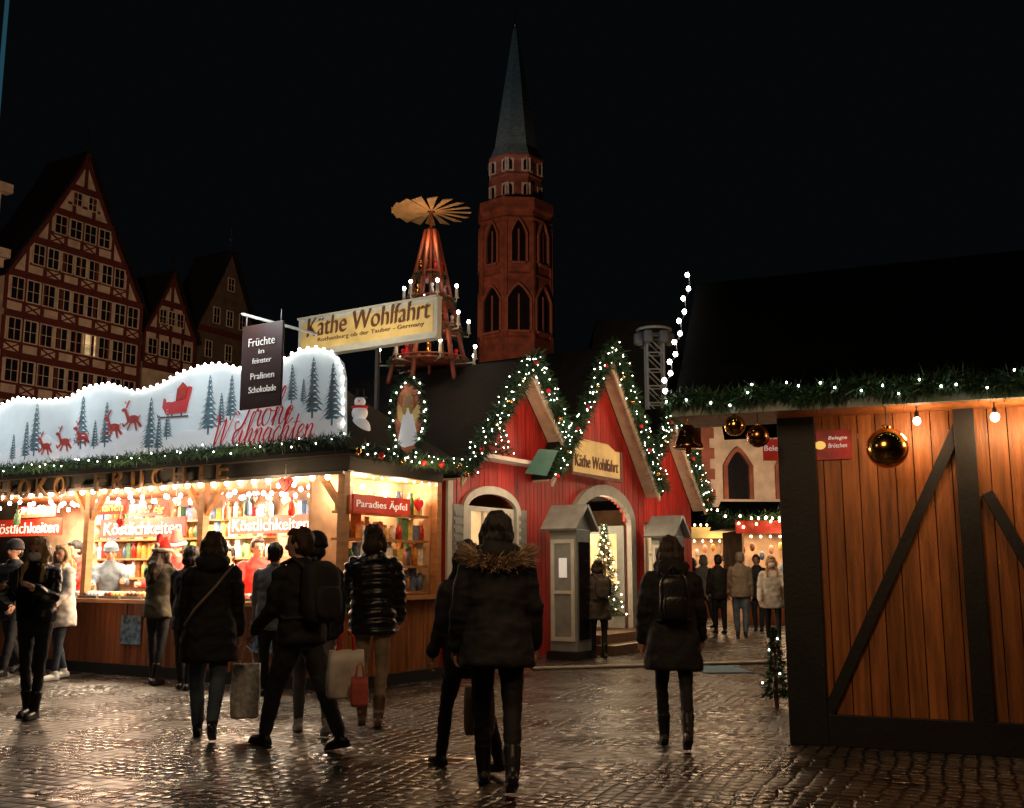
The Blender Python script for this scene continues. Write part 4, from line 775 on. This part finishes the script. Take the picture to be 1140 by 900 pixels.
def xtree(base,h,r,label,nb=30,n=1600,mb_=ME_T):
    t=thing('christmas_tree',label,'tree',base); m=MB(); m.tube([base,base+Vector((0,0,h*.9))],[.03*h,.01],8); build(m,'trunk',m_brown,t); m=MB()
    for i in range(n):
        f=R.random()**1.3; th=R.uniform(0,2*PI); rr=r*(1-f)*(.75+.25*cos(f*40))*R.uniform(.3,1); p=base+Vector((rr*cos(th),rr*sin(th),h*(.12+.86*f))); m.blade(p,Vector((cos(th),sin(th),R.uniform(-.6,.2)))*.07*max(.6,h*.6),.014)
    build(m,'crown',m_green,t)
    for i in range(nb): f=i/nb; th=i*2.4; rr=r*(1-f)*.92; bulb(mb_,base+Vector((rr*cos(th),rr*sin(th),h*(.14+.84*f))),t)
xtree(PH.p(5.15,.3,-.15),1.95,.42,'lit christmas tree at the right side of the shop door',60,4200,ME_B)
xtree(PH.p(1.2,3.06,.15),.5,.18,'small christmas tree on the white ledge of the left gable',12,700)
xtree(G(873,790)+Vector((-.02,.2,0)),.8,.2,'small dark fir in front of the black corner post of the wooden hut',6,2200)
a0,z1=PH.hit(636,497,.2); a1,z0=PH.hit(691,536,.2); z1=3.62; z0=3.0; s=thing('shop_sign','cream shop name board above the arched door','sign',PH.p(4.6,z0,.2))
m=MB(); m.pb(PH,a0,a1,z0,z1-.1,.14,.2); m.prism(PH,[(a0+.2,z1-.1),(a1-.2,z1-.1),(a1-.5,z1),(a0+.5,z1)],.14,.2); build(m,'sign_board',m_scream,s)
m=MB()
for q in((a0-.03,a1+.03,z0-.03,z0+.02),(a0-.03,a0+.02,z0+.02,z1-.1),(a1-.02,a1+.03,z0+.02,z1-.1)): m.pb(PH,*q,.12,.225)
build(m,'sign_frame',m_brown,s); text('Käthe Wohlfahrt','lettering',PH,640,688,516,.206,m_brown,s,.1,14,bold=-.015,nib=.07)
def pillar(a,label):
    c=PH.p(a,0,.62); t=thing('pillar_box',label,'display pillar',c); m=MB(); m.pb(PH,a-.24,a+.24,.12,2.0,.38,.86); o=build(m,'cabinet',m_grey,t); bevel(o,.012)
    m=MB(); m.pb(PH,a-.28,a+.28,0,.12,.34,.9); build(m,'base',m_dark,t)
    m=MB(); m.pb(PH,a-.17,a+.17,.3,1.8,.861,.875); build(m,'glass_panel',m_glass,t)
    Pq=PL(PH.p(a-.24,0,.38)[:2],(.848,-.53))
    for q in((.03,.45,.28,.34),(.03,.45,1.78,1.84),(.03,.09,.34,1.78),(.39,.45,.34,1.78),(.09,.39,1.0,1.05)): m=MB(); m.pb(Pq,*q,.001,.02); build(m,'panel_moulding',m_white,t)
    m=MB(); m.pb(Pq,.17,.31,1.25,1.55,.001,.012); build(m,'notice',m_txtw,t)
    m=MB(); slab(m,PH,a-.36,1.97,a,2.36,.3,.94,.05); slab(m,PH,a,2.36,a+.36,1.97,.3,.94,.05); build(m,'roof',m_grey,t)
    m=MB(); m.prism(PH,[(a-.27,2.0),(a+.27,2.0),(a,2.31)],.4,.84); build(m,'gable',m_grey,t)
pillar(2.45,'grey pillar box with a gabled top left of the shop door'); pillar(6.3,'grey pillar box with a gabled top right of the shop door')
a,z=PH.hit(600,500,.5); q=PH.p(a,z,.5); m=MB(); m.add([q,q+Vector((.3,.0,-.02)),q+Vector((.12,.0,-.42)),q+Vector((-.22,.0,-.38))],[(0,1,2,3)]); build(m,'flag',M('green_cloth',(.02,.10,.09)),None,'small green pennant hanging between the left and middle gables','flag')
# roof sign
a0,zt=PSG.hit(333,352); a1,_=PSG.hit(487,340); _,zt=PSG.hit(487,331); _,zb=PSG.hit(487,374); s=thing('roof_sign','large illuminated cream name board on the roof below the candle pyramid','sign',PSG.p((a0+a1)/2,zb,0))
m=MB(); m.pb(PSG,a0,a1,zb,zt,-.1,0); build(m,'sign_box',m_white,s); m=MB(); m.pb(PSG,a0+.07,a1-.07,zb+.07,zt-.07,.001,.01); build(m,'sign_face',m_scream,s)
m=MB()
for q in((a0,a1,zt,zt+.03),(a0,a1,zb-.03,zb)): m.pb(PSG,*q,-.12,.04)
build(m,'sign_rim',m_white,s)
text('Käthe Wohlfahrt','lettering',PSG,342,479,354,.016,m_brown,s,.1,22,bold=-.02,nib=.08); text('Rothenburg ob der Tauber - Germany','small_lettering',PSG,354,472,370,.016,m_brown,s,0,6)
for a in(a0+.3,a0+1.5): m=MB(); m.pb(PSG,a-.025,a+.025,3.2,zb-.03,-.1,-.05); build(m,'support',m_dark,s)
# candle pyramid
pc=at(478,400,17.0); cx,cy=pc.x,pc.y; zr=at(478,236,17).z; z0=4.45; t=thing('candle_pyramid','wooden christmas candle pyramid with a windmill rotor on the shop roof','pyramid',(cx,cy,z0))
m_pyr=M('pyramid_wood',(.24,.055,.03),.5,var=.25); m_rot=M('rotor_wood',(.5,.28,.12),.5,var=.25); zl=zr-.35
m=MB()
for i in range(6):
    th=i*PI/3+.2; m.tube([Vector((cx+.68*cos(th),cy+.68*sin(th),z0)),Vector((cx+.09*cos(th),cy+.09*sin(th),zl))],.04,6)
build(m,'frame',m_pyr,t); m=MB(); m.tube([Vector((cx,cy,z0)),Vector((cx,cy,zr))],.025,8); m.se(Vector((cx,cy,zr+.05)),(.05,.05,.07)); build(m,'shaft',m_pyr,t)
for zz,rr in((z0+.3,.66),(z0+.85,.54),(z0+1.35,.40),(z0+1.8,.25)):
    m=MB(); m.rings([(cx,cy,zz,rr,rr),(cx,cy,zz+.05,rr,rr)],24,e=1); m.tube([Vector((cx+rr*cos(i*PI/12),cy+rr*sin(i*PI/12),zz+.09)) for i in range(25)],.018,5); build(m,'tier',m_pyr,t)
    for i in range(7):
        th=i*2*PI/7+zz; f=MB(); p=Vector((cx+rr*.7*cos(th),cy+rr*.7*sin(th),zz+.05)); f.rings([(p.x,p.y,p.z,.05,.05),(p.x,p.y,p.z+.14,.035,.035),(p.x,p.y,p.z+.2,.02,.02)],8,e=1); f.se(p+Vector((0,0,.23)),(.035,.035,.035),n=8,m=6); build(f,'figurine',R.choice([m_sred,m_white,m_gold,m_lwood]),t)
    m=MB()
    for i in range(500):
        th=R.uniform(0,2*PI); p=Vector((cx+rr*cos(th),cy+rr*sin(th),zz+R.uniform(-.03,.06))); m.blade(p,Vector((cos(th),sin(th),R.uniform(-.8,.5)))*.07,.014)
    build(m,'greenery',m_green,t)
for zz,rr,n in((z0+.35,.84,7),(z0+.9,.68,6),(z0+1.45,.46,6)):
    for i in range(n):
        th=i*2*PI/n+.2+zz; p=Vector((cx+rr*cos(th),cy+rr*sin(th),zz)); f=MB(); f.tube([Vector((cx+rr*.5*cos(th),cy+rr*.5*sin(th),zz-.05)),p+Vector((0,0,-.06)),p],.014,5); f.rings([(p.x,p.y,zz,.045,.045),(p.x,p.y,zz+.02,.03,.03),(p.x,p.y,zz+.17,.022,.022)],8,e=1); o=build(f,'candle',m_white,t); bulb(ME_IN,p+Vector((0,0,.21)),o,'flame')
for i in range(16):
    th=i*2*PI/16+.1; d=Vector((cos(th),sin(th),0)); e_=Vector((-sin(th),cos(th),0)); f=MB(); w0,w1=.012,.088; tl=Vector((0,0,.02))
    b0=Vector((cx,cy,zr))+d*.07; b1=Vector((cx,cy,zr))+d*.68
    vs=[b0-e_*w0,b0+e_*w0,b1+e_*w1+tl,b1-e_*w1-tl]; f.add(vs+[v+Vector((0,0,.01)) for v in vs],[(0,1,2,3),(7,6,5,4),(0,4,5,1),(1,5,6,2),(2,6,7,3),(3,7,4,0)]); build(f,'rotor_blade',m_rot,t)
add_light('POINT',(cx,cy-.95,z0+.8),12,(1,.6,.3),.15); add_light('POINT',(cx,cy-.3,zr-.55),8,(1,.65,.35),.1)
# ---------------------------------------------------------------- mast
mt=at(728,372,27); t=thing('speaker_mast','dark lattice mast carrying a ring of speakers behind the shop','mast',(mt.x,27,0)); m=MB()
for sx in(-.22,.22):
    for sy in(-.22,.22): m.tube([Vector((mt.x+sx,27+sy,0)),Vector((mt.x+sx,27+sy,mt.z))],.035,6)
for i in range(14):
    z=mt.z-.1-i*.45
    for sy in(-.22,.22): m.tube([Vector((mt.x-.22,27+sy,z)),Vector((mt.x+.22,27+sy,z-.45))],.02,5); m.tube([Vector((mt.x-.22,27+sy,z)),Vector((mt.x+.22,27+sy,z))],.02,5)
m.tube([Vector((mt.x+.45*cos(i*PI/6),27+.45*sin(i*PI/6),mt.z+.1)) for i in range(13)],.04,6); build(m,'lattice',m_white,t)
for i in range(6):
    th=i*PI/3; m=MB(); m.se(Vector((mt.x+.42*cos(th),27+.42*sin(th),mt.z-.15)),(.13,.13,.17),.5,.6); build(m,'speaker',m_grey,t)  # speaker boxes at the mast head, they emit nothing
add_light('POINT',(mt.x-1.5,24.5,mt.z-.5),24,(.9,.95,1),.2)  # light added so the mast shows, no fixture there
# ---------------------------------------------------------------- wooden hut
t=thing('wooden_hut','brown boarded hut with black braces and a dark sloping roof on the right','hut',PHUT.p(1.5,0,-.8)); hut=t
w=MB(); board_wall(w,PHUT,.1,3.4,lambda a:2.62,(),.135,-.04,0); build(w,'board_wall',m_hutwood,t)
def hp(x,y,off=.05): return PHUT.hit(x,y,off)
def strip(x0,y0,x1,y1,wd,o0,o1,name='brace'):
    a0,z0=hp(x0,y0); a1,z1=hp(x1,y1); d=Vector((a1-a0,z1-z0)).normalized(); n=Vector((-d.y,d.x))*wd/2; m=MB(); m.prism(PHUT,[(a0+n.x,z0+n.y),(a1+n.x,z1+n.y),(a1-n.x,z1-n.y),(a0-n.x,z0-n.y)],o0,o1); o=build(m,name,m_dark,t); bevel(o,.004)
m=MB(); m.pb(PHUT,-.12,.18,0,2.62,-.2,.06); o=build(m,'corner_post',m_dark,t); bevel(o,.008)
m=MB(); m.pb(PHUT,.18,3.4,0,.24,0,.055); o=build(m,'bottom_beam',m_dark,t); bevel(o,.006)
aa,_=hp(1089,700); m=MB(); m.pb(PHUT,aa-.075,aa+.075,.24,2.62,0,.06); o=build(m,'post',m_dark,t); bevel(o,.006)
strip(1072,462,921,796,.085,.004,.045); strip(1099,548,1160,655,.085,.004,.045)
w=MB(); w.pb(PHUT,3.3,3.4,0,2.6,-1.6,-.04); w.pb(PHUT,-.1,3.4,0,2.6,-1.7,-1.6); w.pb(PHUT,-.1,0,0,2.6,-1.6,-.2); build(w,'rear_walls',m_hutwood,t)
AE,_=PHUT.hit(749,466,.45); tR=1.12; qe=PHUT.p(AE,0,.45-tR); zRg=at(780,322,qe.y).z
def rf(a0,a1,pts,th):
    m=MB()
    for (oA,zA),(oB,zB) in zip(pts,pts[1:]):
        vs=[PHUT.p(a0,zA,oA),PHUT.p(a1,zA,oA),PHUT.p(a1,zB,oB),PHUT.p(a0,zB,oB)]; m.add(vs+[v+Vector((0,0,th)) for v in vs],[(3,2,1,0),(4,5,6,7),(0,1,5,4),(1,2,6,5),(2,3,7,6),(3,0,4,7)])
    return m
build(rf(AE,3.8,[(.45,2.68),(.1,3.02),(.45-tR,zRg),(.4-2*tR,2.68)],.05),'roof',m_hroof,t)
m=MB(); m.pb(PHUT,AE,3.8,2.6,2.74,.46,.49); build(m,'eave_board',M('eave_pale_green',(.3,.4,.36),.5),t)
m=MB(); m.pb(PHUT,AE,3.8,2.6,2.64,-.25,.45); build(m,'soffit',m_hutwood,t)
garland('fir garland with white bulbs along the eave of the wooden hut',[PHUT.p(AE-.03+i*.22,2.73+.03*sin(i*2.1),.54) for i in range(21)],.085,1700,.085,.15,ME_HUT)
for px,lb in((1020,'above the large gold bauble on its right'),(1107,'right of the black post'),(1150,'at the right edge')):
    a,z=PHUT.hit(px,456,.3); q=PHUT.p(a,2.49,.3); l=thing('hanging_bulb','bare warm bulb hanging under the hut eave, '+lb,'light bulb',q,group='bare bulbs under the hut eave'); bulb(ME_BIG if px==1107 else ME_IN,q,l,'glass_bulb')
    m=MB(); m.tube([q+Vector((0,0,.03)),q+Vector((0,0,.06))],.018,8); m.tube([q+Vector((0,0,.06)),PHUT.p(a,2.6,.3)],.005,5); build(m,'socket',m_dark,l); add_light('POINT',q+Vector((0,0,-.06)),6.5,(1,.62,.3),.05)
def bauble(q,r,mat,label,top):
    t=thing('bauble',label,'bauble',q-Vector((0,0,r))); m=MB(); m.se(q,(r,r,r),n=32,m=20); build(m,'ball',mat,t); m=MB(); m.rings([(q.x,q.y,q.z+r*.94,r*.2,r*.2),(q.x,q.y,q.z+r*1.15,r*.2,r*.2)],12,e=1); build(m,'cap',m_gold,t); m=MB(); m.tube([q+Vector((0,0,r*1.1)),Vector((q.x,q.y,top))],.004,5); build(m,'cord',m_dark,t)
for px,py,r,mt_,lb in((988,499,.155,m_gold,'large gold bauble hanging in front of the boarded wall'),(818,474,.085,m_gold,'small gold bauble hanging from the left end of the hut eave'),(844,486,.09,m_bronze,'dark bronze bauble beside the black corner post')):
    a,z=PHUT.hit(px,py,.42); bauble(PHUT.p(a,z,.42),r,mt_,lb,2.62)
a,z=PHUT.hit(766,486,.42); q=PHUT.p(a,z,.42); l=thing('bell','bronze bell ornament at the left end of the hut eave','bell',q-Vector((0,0,.1))); m=MB(); m.rings([(q.x,q.y,q.z-.1,.13,.13),(q.x,q.y,q.z-.07,.115,.115),(q.x,q.y,q.z+.03,.08,.08),(q.x,q.y,q.z+.09,.04,.04)],20,e=1); build(m,'bell_body',m_bronze,l); m=MB(); m.tube([q+Vector((0,0,.08)),Vector((q.x,q.y,2.62))],.005,5); m.se(q-Vector((0,0,.12)),(.03,.03,.03)); build(m,'clapper_and_cord',m_gold,l)
a0,z1=PHUT.hit(903,480,.01); a1,z0=PHUT.hit(948,511,.01); m=MB(); m.pb(PHUT,a0,a1,z0,z1,.006,.014); s=thing('poster','red printed poster pinned high on the boarded wall','poster',PHUT.p((a0+a1)/2,z0,.01)); build(m,'sheet',M('poster_red',(.5,.02,.03),.4,var=.5,sc=7),s); text('Belegte','lettering',PHUT,922,943,488,.018,m_txtw,s,.2,5); text('Brötchen','lettering',PHUT,922,943,496,.018,m_txtw,s,.2,5)
m=MB(); ca,cz=PHUT.hit(913,496,.02); m.prism(PHUT,[(ca+.045*cos(i*PI/6),cz+.035*sin(i*PI/6)) for i in range(12)],.015,.018); build(m,'printed_emblem',m_txty,s)
PX=PL((3.0,12.5),(1,0)); a0,z1=PX.hit(849,489); a1,z0=PX.hit(872,513); s=thing('red_sign','small red hanging sign left of the black corner post','sign',PX.p(a0,z0)); m=MB(); m.pb(PX,a0,a1,z0,z1,-.02,0); build(m,'sign_board',m_redsign,s); text('Beleg',"lettering",PX,851,870,500,.005,m_txtw,s,0,8)
m=MB(); m.tube([PX.p((a0+a1)/2,z1,-.01),PX.p((a0+a1)/2,z1+.5,-.01)],.006,5); build(m,'cord',m_dark,s)
E0=PHUT.p(AE-.04,2.82,.45); E1=PHUT.p(AE-.04,zRg+.12,.45-tR); sl=thing('light_string','string of bright white bulbs rising along the left gable edge of the hut roof','string lights',E0); pts=[]
for i in range(12): f=i/11; q=E0.lerp(E1,f); q.z-=.16*4*f*(1-f)*.5-.02*(i%2); q+=PHUT.u*(-.03*(i%2)); pts.append(q)
m=MB(); m.tube(pts,.006,5); build(m,'cable',m_dark,sl)
for q in pts: bulb(ME_S,q+Vector((-.02,-.02,.0)),sl)
# ---------------------------------------------------------------- far stalls
def far_stall(px0,px1,Y,zc,label,red=False):
    x0=at(px0,600,Y).x; x1=at(px1,600,Y).x; pl=PL((x0,Y),(1,.05)); w_=x1-x0; t=thing('market_stall',label,'market stall',pl.p(w_/2,0,-1)); m=MB(); board_wall(m,pl,0,w_,lambda a:1.0,(),.15); build(m,'counter',m_wood,t)
    m=MB(); m.pb(pl,0,w_,0,2.4,-2,-1.95); m.pb(pl,0,.05,1,2.4,-1.95,0); m.pb(pl,w_-.05,w_,1,2.4,-1.95,0); build(m,'walls',m_inter,t)
    m=MB(); vs=[pl.p(-.3,2.45,.5),pl.p(w_+.3,2.45,.5),pl.p(w_+.3,2.45,-2.3),pl.p(-.3,2.45,-2.3),pl.p(-.3,zc,-.9),pl.p(w_+.3,zc,-.9)]; m.add(vs,[(0,1,5,4),(1,2,5),(2,3,4,5),(3,0,4),(3,2,1,0)]); build(m,'roof',m_tarp,t)
    m=MB(); m.pb(pl,-.3,w_+.3,2.3,2.62,.51,.56); build(m,'fascia',m_redsign if red else m_scream,t)
    for i in range(int(w_/.18)): bulb(ME_F,pl.p(.1+i*.18,2.68,.6),t) 
    for i in range(int(w_/.25)): bulb(ME_F,pl.p(.1+i*.25,2.22,.5),t)
    for i in range(int(w_*4)):
        g=MB(); a=.1+i/4; q=pl.p(a,1.0,-.2); h=R.uniform(.2,.6); g.rings([(q.x,q.y,1.0,.07,.07),(q.x,q.y,1+h*.6,.1,.1),(q.x,q.y,1+h,.05,.05)],8,e=.8); build(g,'display',R.choice(goods),t)
        g=MB(); q=pl.p(a,R.uniform(1.7,2.1),-.3); g.se(q,(.07,.07,.12),n=8,m=6); build(g,'hanging_goods',R.choice(goods),t)
    add_light('AREA',pl.p(w_/2,2.35,-.8),130*w_/4,(1,.68,.38),1.5,pl.p(w_/2,0,-.8)); add_light('POINT',pl.p(w_/2,2.1,.9),32,(1,.7,.4),.3)
far_stall(765,822,31,3.3,'far market stall with a pale glowing fascia beside the red shop'); far_stall(826,905,27,3.2,'far market stall with a red glowing fascia beside the wooden hut',True)
garland('far fir garland with warm bulbs above the distant stalls',[at(788,572,26.5),at(830,580,26.5),at(875,570,26.5)],.2,300,.2,.2,ME_F)
m=MB(); PT=PL((at(640,400,46).x,46),(1,0)); a0,z0=PT.hit(640,395); m.prism(PT,[(-1.2,0),(5.2,0),(5.2,z0-.6),(4.3,z0+1.6),(1,z0+1.6)],-4,0); build(m,'dark_building',m_slatd,None,'unlit dark roofed building behind the shop gables','building')
m=MB(); a=G(778,748); b=G(832,748); m.box(((a.x+b.x)/2,a.y+.25,.008),(b.x-a.x,1.0,.012),.1); o=build(m,'door_mat',M('blue_mat',(.10,.22,.34),.7,var=.3,sc=30),None,'blue grey mat on the cobbles left of the wooden hut','mat')
m=MB(); a=G(592,746); b=G(872,738); d=(b-a); m.box(((a.x+b.x)/2,(a.y+b.y)/2+.0,.02),(d.length,.2,.035),math.atan2(d.y,d.x)); o=build(m,'lit_ground_strip',M('pale_ground_strip',(.34,.32,.27),.5),None,'pale strip for the lit line of ground in front of the shop','ground strip'); bevel(o,.015)  # lit line of ground put in as a thin pale strip
# ---------------------------------------------------------------- lights
for a in(-7.2,-5.2,-3.2,-1.2): 
    add_light('AREA',PF.p(a,2.36,-.9),190,(1,.78,.52),.9,PF.p(a,0,-.95)); add_light('POINT',PF.p(a,2.3,.4),30,(1,.66,.36),.12); add_light('POINT',PF.p(a,2.0,-.5),30,(1,.82,.58),.1)
add_light('POINT',PS.p(.6,2.35,-.3),28,(1,.7,.4),.1); add_light('POINT',PS.p(1.4,2.35,-.3),28,(1,.7,.4),.1); add_light('POINT',PS.p(1.0,2.5,.7),26,(1,.62,.3),.1)
for x,z in((-6.5,3.9),(-4.5,4.1),(-2.2,4.3),(-.6,4.4)): add_light('AREA',PF.p(x,z,1.3),11,(.92,.97,1),.5,PF.p(x,3.3,.3))  # unseen area lights added in front of the snow sign
add_light('AREA',PH.p(4.7,2.9,-1.1),70,(1,.76,.48),1.2,PH.p(4.7,0,-1.0)); add_light('POINT',PH.p(4.6,2.5,.0),30,(1,.76,.48),.12)
for a,z in((1.2,3.4),(4.6,4.3),(7.3,3.5)): add_light('POINT',PH.p(a,z,1.3),38,(1,.6,.34),.2)
add_light('POINT',PH.p(1.2,2.5,.9),16,(1,.75,.5),.2); add_light('POINT',PH.p(3.0,2.6,1.3),14,(1,.8,.55),.2); add_light('POINT',PH.p(7.0,2.6,1.2),22,(1,.75,.45),.2)
add_light('AREA',(0.2,4.5,3.6),42,(1,.62,.32),1.2,PHUT.p(1.0,1.2,0))  # added unseen soft fill on the hut wall and walkers
add_light('POINT',(-3.4,6.6,3.6),26,(1,.7,.42),.3)  # added unseen point light to lift the face at the left edge
add_light('AREA',PSG.p(-1.2,4.2,1.6),24,(1,.82,.55),1.0,PSG.p(-1.2,5.0,0))
add_light('SPOT',(-10,22,6),10000,(1,.62,.38),1.5,PR.p(4,16,0),45); add_light('SPOT',(-3,30,8),2000,(1,.6,.35),1.5,PR3.p(14,13,0),40)  # unseen floods standing for street light on the left houses
add_light('SPOT',(tc.x-14,52,12),18000,(1,.55,.33),2,(tc.x,TY,30),34); add_light('SPOT',(tc.x-20,60,20),9000,(.7,.9,1),2,(tc.x,TY,48),30)  # unseen floods put in for the church tower
add_light('SPOT',(9,34,3.5),2200,(1,.68,.42),1,PB.p(3,5,0),100)  # unseen spot added to brighten the church hall wall
add_light('POINT',(6,19,4.5),150,(1,.7,.42),.4); add_light('POINT',(2.5,14.5,5.0),110,(1,.66,.36),.5)
wd_=bpy.data.worlds.new('World'); SC.world=wd_; wd_.use_nodes=True; b=wd_.node_tree.nodes['Background']; b.inputs[0].default_value=(.5,.62,.72,1); b.inputs[1].default_value=.003
cd=bpy.data.cameras.new('Camera'); co=bpy.data.objects.new('Camera',cd); COL.objects.link(co); SC.camera=co; cd.sensor_width=36; cd.lens=36*FP/1140; cd.clip_end=1500; co.location=CAM; co.rotation_euler=(PI/2+PITCH,0,0)
SC.view_settings.view_transform='Standard'; SC.view_settings.look='None'; SC.view_settings.exposure=0
